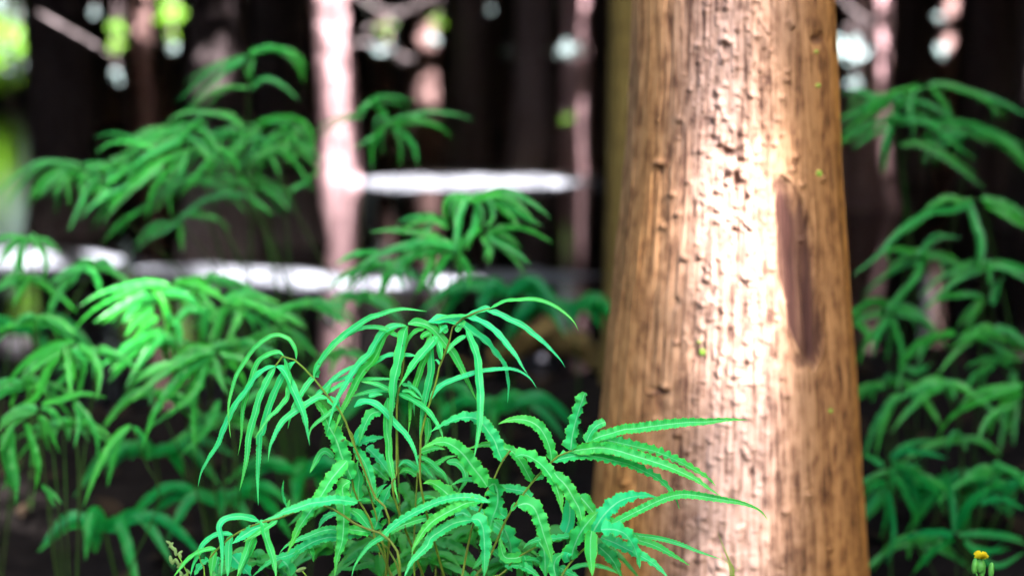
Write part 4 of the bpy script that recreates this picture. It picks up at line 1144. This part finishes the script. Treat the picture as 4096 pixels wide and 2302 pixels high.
# low dim seedlings on the shaded ground
def seedling(x, y, d, label, n=7, size=.10, seed=0):
    r = np.random.default_rng(700 + seed)
    B = at(x, y, d)
    t = fern(label, B, 'small dim ferns on the shaded bank')
    z0 = t.location[2]
    h = max(.06, B[2] - z0)
    TP = np.array([B[0], B[1], z0 + h])
    v, f = tube(catmull([np.array(t.location), (TP + np.array(t.location)) / 2 + np.array([.01, 0, 0]), TP], 10), .0016, 5)
    o = mesh_obj('frond', local(v, t), f, M_STIPE2, t)
    for k in range(n):
        a = 2 * math.pi * k / n + r.uniform(-.3, .3)
        L = size * r.uniform(.7, 1.25)
        e = TP + np.array([math.cos(a) * L, math.sin(a) * L * .4, -L * r.uniform(.1, .6)])
        mpt = TP + np.array([math.cos(a) * L * .5, math.sin(a) * L * .2, L * .12])
        q = [proj(p) for p in (TP, mpt, e)]
        x0, y0, sc = TILES['L1']
        leaflet(t, o, 'L1', [((p[0] - x0) / sc, (p[1] - y0) / sc) for p in q], 26, 's', d, mat=M_FERN2)
    return t


for i, (x, y, d, lb) in enumerate([(880, 2010, 1.55, 'dim small fern under the fanned blurred leaflets'), (1640, 1600, 1.75, 'dim small fern behind the top arching sharp frond'), (1210, 1900, 1.6, 'dim small fern left of the sharp stalks'),
                                   (420, 2120, 1.5, 'dim small fern low on the dark bank at the left'), (1980, 1640, 1.7, 'pale dim small fern under the right arching sharp frond'), (2290, 1240, 2.1, 'small blurred fern against the left edge of the big trunk'), (2020, 1180, 1.9, 'small blurred fern under the middle mud bar'),
                                   (3720, 2020, 1.8, 'dim small fern behind the star shaped fern'), (4020, 1960, 1.75, 'brownish dim fern at the lower right edge'), (80, 1330, 1.9, 'dim fern at the left edge below the mud bar'), (620, 1820, 1.6, 'dim fern among the blurred leaflets at lower left')]):
    seedling(x, y, d, lb, seed=i)

def spray(root, x, y, d, n, length, seed, aim=0.0, hw=13, mat=None):
    """frond with n drooping leaflets fanning out from display pixel (x, y)"""
    r = np.random.default_rng(2000 + seed)
    b = np.array(root.location)
    TP = at(x * D2N, y * D2N, d)
    lean = (TP - b) * np.array([1, 1, 0])
    Q = catmull([b - np.array([0, 0, .02]), b + lean * .35 + np.array([0, 0, (TP[2] - b[2]) * .6]), TP], 24)
    v, f = tube(Q, np.linspace(.0013, .0007, 24), 5)
    o = mesh_obj('frond', local(v, root), f, M_STIPE2, root)
    x0, y0, sc = TILES['L1']
    X, Y = x * D2N / sc, y * D2N / sc
    for k in range(n):
        a = math.radians(-200 + 220 * (k + .5) / n + r.uniform(-12, 12)) + aim
        L = length * D2N / sc * r.uniform(.7, 1.2)
        j = r.uniform(0, .25) * L
        sx, sy = X + aim * j, Y + j * .5
        dx_, dy_ = math.cos(a), math.sin(a) * .55
        dr = r.uniform(.35, .75)
        P = [(sx + dx_ * L * t, sy + dy_ * L * t * (1 - .5 * t) + dr * L * t * t) for t in (0, .3, .65, 1.0)]
        leaflet(root, o, 'L1', P, hw * r.uniform(.8, 1.15), 's', d, mat=mat or M_FERN3)


k = 0
for g, x, y, d, n, ln in [(G7, 60, 700, 1.66, 9, 120), (G7, 240, 660, 1.70, 8, 110), (G6, 90, 800, 1.50, 9, 130), (G6, 250, 880, 1.48, 9, 140), (G6, 60, 960, 1.46, 9, 150), (G6, 160, 1060, 1.45, 8, 130),
                          (G4, 420, 740, 1.62, 10, 140), (G4, 520, 700, 1.66, 9, 130), (G4, 620, 760, 1.68, 9, 130), (G4, 700, 830, 1.64, 9, 130), (G4, 400, 850, 1.56, 9, 140),
                          (G5, 480, 900, 1.50, 10, 150), (G5, 600, 860, 1.56, 9, 140), (G5, 380, 980, 1.50, 9, 150), (G5, 720, 960, 1.58, 9, 140), (G5, 560, 1050, 1.54, 8, 130),
                          (G3, 780, 760, 1.60, 9, 130), (G3, 900, 740, 1.62, 9, 120), (G3, 960, 660, 1.62, 9, 120), (G3, 1080, 620, 1.58, 8, 120), (G3, 860, 880, 1.66, 8, 120),
                          (G1, 430, 330, 1.86, 9, 130), (G1, 330, 400, 1.88, 9, 130), (G1, 600, 330, 1.9, 9, 130), (G1, 180, 430, 1.86, 9, 120), (G1, 700, 350, 1.9, 8, 120), (G1, 500, 450, 1.88, 9, 130), (G1, 640, 450, 1.92, 8, 120),
                          (G8, 2240, 250, 2.0, 8, 150), (G8, 2450, 330, 2.0, 8, 150), (G9, 2330, 640, 1.8, 8, 150), (G9, 2480, 660, 1.72, 8, 160), (G9, 2500, 830, 1.7, 8, 150), (G9, 2380, 960, 1.72, 8, 150),
                          (G10, 2240, 760, 1.82, 8, 140), (G10, 2230, 960, 1.8, 8, 140), (G11, 2260, 1180, 1.62, 8, 150), (G12, 2500, 1180, 1.6, 8, 150), (G12, 2420, 1100, 1.68, 8, 140), (G12, 2300, 1350, 1.58, 8, 140)]:
    spray(g, x, y, d, n, ln, k, aim=random.uniform(-.3, .3)); k += 1
for g, x, y, d, n, ln in [(F1, 900, 1240, 1.08, 8, 170), (F2, 1010, 1170, 1.10, 8, 170), (F2, 1110, 1250, 1.09, 8, 180), (F2, 1200, 1340, 1.07, 8, 180), (F1, 1000, 1350, 1.06, 8, 180), (F1, 840, 1370, 1.08, 8, 170), (F3, 1310, 1400, 1.06, 7, 170), (F1, 640, 1400, 1.04, 7, 150), (F3, 1420, 1330, 1.08, 7, 170), (F2, 1080, 1400, 1.05, 8, 170)]:
    spray(g, x, y, d, n, ln, k, aim=random.uniform(-.2, .2), hw=20, mat=M_FERN3); k += 1

for a in [(690, 790, 1.60, .03, .5), (540, 740, 1.58, .03, .45), (2400, 950, 1.7, .02, .5), (1190, 560, 1.5, .03, .6), (310, 765, 1.52, .042, .0), (330, 845, 1.52, .034, .05), (410, 740, 1.54, .025, .3), (170, 930, 1.4, .02, .2), (235, 940, 1.4, .018, .2), (235, 1130, 1.4, .02, .3), (345, 395, 1.74, .016, .3), (420, 350, 1.72, .02, .3), (215, 500, 1.78, .008, .3), (305, 690, 1.6, .03, .2)]:
    dap(*a)

# ---------------------------------------------------------------- small things on the bank
def dry_leaf():
    P = on_level(1375 * D2N, 965 * D2N, .12)
    gz = float(ground_z(P[0], P[1]))
    t = empty('dead_leaf', (P[0], P[1], gz))
    tag(t, 'curled yellow brown dead leaf on the dark bank left of the big trunk', 'dead leaf')
    n, m = 24, 9
    rows = []
    for i in range(n):
        s = i / (n - 1)
        w = .055 * math.sin(math.pi * min(1, s * .97 + .02)) ** .7
        for j in range(m):
            q = j / (m - 1) * 2 - 1
            rows.append([(s - .5) * .24, q * w + .03 * math.sin(s * 5), .02 + .05 * q * q + .045 * math.sin(s * 3.1) + .01 * math.sin(s * 20 + q * 4)])
    mesh_obj('blade', np.array(rows), grid_faces(m, n), M_DRY, t)
    v, f = tube(np.array([[-.11, 0, .02], [-.15, .01, .03], [-.19, .0, .05]]), .003, 5)
    mesh_obj('stalk', v, f, M_DRY, t)


dry_leaf()


def blade_mesh(P, w):
    P = np.asarray(P, float); n = len(P)
    t = np.linspace(0, 1, n)
    T = np.gradient(P, axis=0); T /= np.linalg.norm(T, axis=1)[:, None]
    v = P - CPOS; v /= np.linalg.norm(v, axis=1)[:, None]
    Bv = np.cross(T, v + np.array([.35, 0, .2])); Bv /= np.linalg.norm(Bv, axis=1)[:, None]
    ww = w * (1 - t ** 2.2 * .97)
    Nn = np.cross(Bv, T)
    V = np.stack([P - Bv * ww[:, None] + Nn * ww[:, None] * .4, P, P + Bv * ww[:, None] + Nn * ww[:, None] * .4], 1).reshape(-1, 3)
    return V, grid_faces(3, n)


def grass_tuft():
    base = at(2960, 2420, 1.10); base[2] = float(ground_z(base[0], base[1]))
    t = empty('grass_tuft', base)
    tag(t, 'few thin yellow green grass blades in front of the big trunk foot', 'grass')
    for s, w in [('1580,1110 1620,1210 1660,1320 1700,1460', .0032), ('1610,1270 1640,1340 1680,1460', .0038), ('1760,1360 1720,1420 1700,1470', .002)]:
        x0, y0, sc = TILES['T5']
        P = [at(x0 + x * sc, y0 + y * sc, 1.09) for x, y in pts_of(s)][::-1]
        P = [base] + [base * .5 + P[0] * .5] + P
        v, f = blade_mesh(catmull(P, 40), w)
        mesh_obj('blade', local(v, t), f, M_GRASS, t)


grass_tuft()


def ellipsoid(c, r, axis, n=8):
    a = np.array(axis, float); a /= np.linalg.norm(a)
    ref = np.array([.3, .8, .5]); b = np.cross(a, ref); b /= np.linalg.norm(b); d = np.cross(a, b)
    th = np.linspace(.02, math.pi - .02, n); ph = np.arange(n) * 2 * math.pi / n
    V = []
    for q in th:
        for p_ in ph:
            V.append(np.array(c) + a * math.cos(q) * r[0] + (b * math.cos(p_) + d * math.sin(p_)) * math.sin(q) * r[1])
    return np.array(V), grid_faces(n, n, True)


def seed_head():
    x0, y0, sc = TILES['T3']
    base = at(700, 2420, .95); base[2] = float(ground_z(base[0], base[1]))
    t = empty('grass', base)
    tag(t, 'tiny pale green grass seed head at the lower left of the sharp ferns', 'grass')
    pp = [at(x0 + x * sc, y0 + y * sc, .95) for x, y in pts_of('270,1500 230,1370 200,1290 165,1230 120,1170 85,1125')]
    v, f = tube(catmull([base, base * .4 + pp[0] * .6] + pp, 40), np.linspace(.0009, .0004, 40), 5)
    mesh_obj('stem', local(v, t), f, M_GRASS, t)
    r = np.random.default_rng(3)
    for (x, y, l) in [(85, 1125, .004), (105, 1150, .004), (130, 1185, .005), (150, 1215, .005), (190, 1225, .004), (195, 1245, .004), (105, 1290, .005), (130, 1310, .004), (165, 1310, .005), (185, 1345, .004), (270, 1400, .004), (205, 1420, .004), (245, 1440, .004), (200, 1440, .004), (115, 1165, .004)]:
        v, f = ellipsoid(at(x0 + x * sc, y0 + y * sc, .95), (l * .6, l * .25), RIGHT * r.uniform(-1, 1) + UP * r.uniform(.3, 1), 7)
        mesh_obj('seed', local(v, t), f, M_SEED, t)
    base = at(1215, 2420, .97); base[2] = float(ground_z(base[0], base[1]))
    t2 = empty('grass', base)
    tag(t2, 'single thin grass stem with one white seed at the bottom edge of the sharp ferns', 'grass')
    pp = [at(x0 + x * sc, y0 + y * sc, .97) for x, y in pts_of('1420,1500 1385,1440 1330,1400 1355,1385')]
    v, f = tube(catmull([base, base * .4 + pp[0] * .6] + pp, 30), .0005, 5)
    mesh_obj('stem', local(v, t2), f, M_GRASS, t2)
    v, f = ellipsoid(pp[-1], (.004, .0016), RIGHT + .4 * UP, 7)
    mesh_obj('seed', local(v, t2), f, M_SEED, t2)
    # thin upright blade beside the low frond
    base = at(800, 2450, .94); base[2] = float(ground_z(base[0], base[1]))
    t3 = empty('grass', base)
    tag(t3, 'single thin upright green grass blade crossing the low left sharp frond', 'grass')
    pp = [at(x0 + x * sc, y0 + y * sc, .94) for x, y in pts_of('430,1480 400,1380 380,1260 360,1170')]
    v, f = blade_mesh(catmull([base, base * .4 + pp[0] * .6] + pp, 30), .0024)
    mesh_obj('blade', local(v, t3), f, M_GRASS, t3)


seed_head()


def flower():
    x0, y0, sc = TILES['R8']
    d = 1.0
    base = at(3935, 2460, d); base[2] = float(ground_z(base[0], base[1]))
    t = empty('flower', base)
    tag(t, 'small yellow flower with green buds at the bottom right corner', 'flower')
    pp = [at(x0 + x * sc, y0 + y * sc, d) for x, y in pts_of('1236,1520 1238,1440 1240,1400')]
    v, f = tube(catmull([base, base * .4 + pp[0] * .6] + pp, 30), .0008, 6)
    mesh_obj('stem', local(v, t), f, M_BUD, t)
    c = at(x0 + 1233 * sc, y0 + 1364 * sc, d)
    v, f = ellipsoid(c - UP * .0055, (.0055, .0034), UP, 9)
    mesh_obj('calyx', local(v, t), f, M_BUD, t)
    parts = []
    r = np.random.default_rng(4)
    for k in range(70):
        a = r.uniform(0, 2 * math.pi); q = r.uniform(.15, 1)
        dirv = np.array([math.cos(a) * q, math.sin(a) * q, r.uniform(.25, .8)]); dirv /= np.linalg.norm(dirv)
        L = r.uniform(.0035, .0060)
        sidev = np.cross(dirv, np.array([.2, .9, .3])); sidev /= np.linalg.norm(sidev)
        V = np.array([c - sidev * .0004, c + dirv * L - sidev * .0011, c + dirv * L * 1.05, c + dirv * L + sidev * .0011, c + sidev * .0004]) 
        V = np.array([V[0], V[1], V[3], V[4]])
        parts.append((V, np.array([[0, 1, 2, 3]])))
    v, f = merge(parts)
    mesh_obj('petals', local(v, t), f, M_PETAL, t)
    for (x, y, y2) in [(1203, 1400, 1430), (1283, 1420, 1440), (1240, 1420, 1440)]:
        v, f = ellipsoid(at(x0 + x * sc, y0 + y * sc, d), (.0058, .0022), UP + RIGHT * .1, 8)
        b_ = mesh_obj('bud', local(v, t), f, M_BUD, t)
        v, f = tube(catmull([at(x0 + x * sc, y0 + (y + 20) * sc, d), at(x0 + (x + 1238) / 2 * sc, y0 + (y + 60) * sc, d), pp[0]], 10), .0006, 5)
        mesh_obj('stalk', local(v, t), f, M_BUD, b_)


flower()

def stone(x, y, w, label, seed, z=.01, sun=.04, keep=.3):  # added as stand-ins for bright discs and ripple light on the water
    r = np.random.default_rng(800 + seed)
    P = on_level(x * D2N, y * D2N, z)
    gz = min(float(ground_z(P[0], P[1])), z)
    W = w / 2576 * K * P[1]
    t = []
    nu, nv = 18, 12
    for q in np.linspace(.05, math.pi - .05, nv):
        for a in np.arange(nu) * 2 * math.pi / nu:
            d = np.array([math.cos(a) * math.sin(q), math.sin(a) * math.sin(q), math.cos(q)])
            k = 1 + .18 * math.sin(d[0] * 3 + seed) + .14 * math.cos(d[1] * 4 + d[2] * 3 + seed)
            t.append(P + d * k * np.array([W / 2, W * .45, W * .3]))
    V = np.array(t); root = np.array([P[0], P[1], max(gz, 0) if gz > -.1 else 0])
    o = mesh_obj('stone', V - P, grid_faces(nu, nv, True), M_STONE)
    o.location = tuple(P)
    tag(o, label, 'stone', 'added stones for light spots on the water')
    lit(P, P, sun, keep)


stone(1362, 900, 26, 'added stone for a bright water spot at the pond edge right of the top arching frond', 1, z=.02, sun=.03)
stone(2448, 1002, 46, 'added stone for a bluish white light spot at the pond edge near the right side', 2, z=.02, sun=.05, keep=.2)
stone(1205, 380, 60, 'added stone for a dim grey spot on the pond above the sunlit mud bar', 3, sun=.08, keep=.7)
stone(1010, 385, 34, 'added stone for a dim light spot on the pond beside the bright pink trunk', 4, sun=.06, keep=.6)
stone(40, 862, 70, 'added stone for a grey blue spot on the water at the left edge', 5, sun=.05, keep=.95)
stone(830, 800, 30, 'added stone for pinkish ripple light on the water behind the left drooping frond', 6, sun=.03, keep=.4)

# leaf litter on the bank
r = np.random.default_rng(55)
n = 2600
xy = np.stack([r.uniform(-2.6, 2.6, n), r.uniform(.5, 4.0, n)], 1)
zz = ground_z(xy[:, 0], xy[:, 1])
keep = zz > .01
C = np.stack([xy[:, 0], xy[:, 1], zz + .012], 1)[keep]
v, f, uv = leaf_quads(C, r.uniform(.010, .032, len(C)), r, .35)
tag(mesh_obj('leaf_litter', v, f, M_LITTER, smooth=False, uv=uv), 'brown leaf litter scattered over the dark bank', 'litter', kind='stuff')

# ---------------------------------------------------------------- canopy: one closed roof of leaves with gaps where the photo shows sun
def clearance(C):
    """distance of each point to the nearest sun gap (negative inside)"""
    best = np.full(len(C), 9.0); kp = np.zeros(len(C))
    # plane across the sun direction
    e1 = np.cross(S, [0, 0, 1.0]); e1 /= np.linalg.norm(e1); e2 = np.cross(S, e1)
    q = np.stack([C @ e1, C @ e2], 1); along = C @ S
    for P0, P1, rr, ke in LIT:
        a = np.array([P0 @ e1, P0 @ e2]); b_ = np.array([P1 @ e1, P1 @ e2])
        ab = b_ - a; L2 = ab @ ab
        t = np.clip(((q - a) @ ab) / L2, 0, 1) if L2 > 1e-9 else np.zeros(len(q))
        dist = np.linalg.norm(q - (a + t[:, None] * ab), axis=1) - rr
        ahead = along > min(P0 @ S, P1 @ S)
        dist = np.where(ahead, dist, 9.0)
        m = dist < best
        best = np.where(m, dist, best); kp = np.where(m, ke, kp)
    return best, kp


def canopy(label, box, n, hole=None, seed=0, big=.42):
    r = np.random.default_rng(seed)
    C = np.stack([r.uniform(box[0], box[1], n), r.uniform(box[2], box[3], n), r.uniform(box[4], box[5], n)], 1)
    if hole is not None:
        inside = (C[:, 0] > hole[0]) & (C[:, 0] < hole[1]) & (C[:, 1] > hole[2]) & (C[:, 1] < hole[3])
        C = C[~inside]
    parts = []
    cl, kp = clearance(C)
    okb = cl > big * 1.02
    parts.append(leaf_quads(C[okb], big, r, .45))
    # finer leaves near the gaps
    m1 = 14
    C1 = np.repeat(C[~okb], m1, 0) + r.normal(0, big * .55, (np.sum(~okb) * m1, 3)) * np.array([1, 1, .5])
    cl, kp = clearance(C1)
    s1 = .13
    ok1 = cl > s1 * 1.02
    parts.append(leaf_quads(C1[ok1], s1, r, .45))
    near = ~ok1 & (cl > -.8)
    m2 = 16
    C2 = np.repeat(C1[near], m2, 0) + r.normal(0, s1 * .6, (np.sum(near) * m2, 3))
    cl, kp = clearance(C2)
    s2 = .022
    rnd = r.random(len(C2))
    ok2 = (cl > s2 * .3) | (rnd < kp * .30)
    parts.append(leaf_quads(C2[ok2], s2, r, .45))
    V = np.vstack([p_[0] for p_ in parts]); F = []; o = 0
    for p_ in parts:
        F.append(p_[1] + o); o += len(p_[0])
    print('canopy leaves', [len(p_[1]) for p_ in parts])
    return tag(mesh_obj('canopy', V, np.vstack(F), M_CANOPY, smooth=False), label, 'canopy', kind='stuff')


canopy('dense low leaf canopy shaped to darken the pond, above the picture', (-17, 17, -11, 26, 2.35, 3.6), 75000, HOLE, 1)  # unseen roof made low and dense for darkness, gaps cut for sun spots
dx, dy = S[0] / S[2], S[1] / S[2]
h0 = 4.8
canopy('added leaf mass blocking the sun from the clearing, above the picture', (-1.9 + dx * h0, 1.5 + dx * h0, .3 + dy * h0, 5.4 + dy * h0, 4.5, 5.3), 2300, None, 2)  # unseen leaves placed only to cut the sun through the canopy opening
canopy('added low boughs keeping sky light off the far trunks, above the picture', (-7, 7, 2.75, 3.5, 1.35, 2.6), 5200, None, 3, .26)  # unseen leaf curtain added to hide the canopy opening from the background
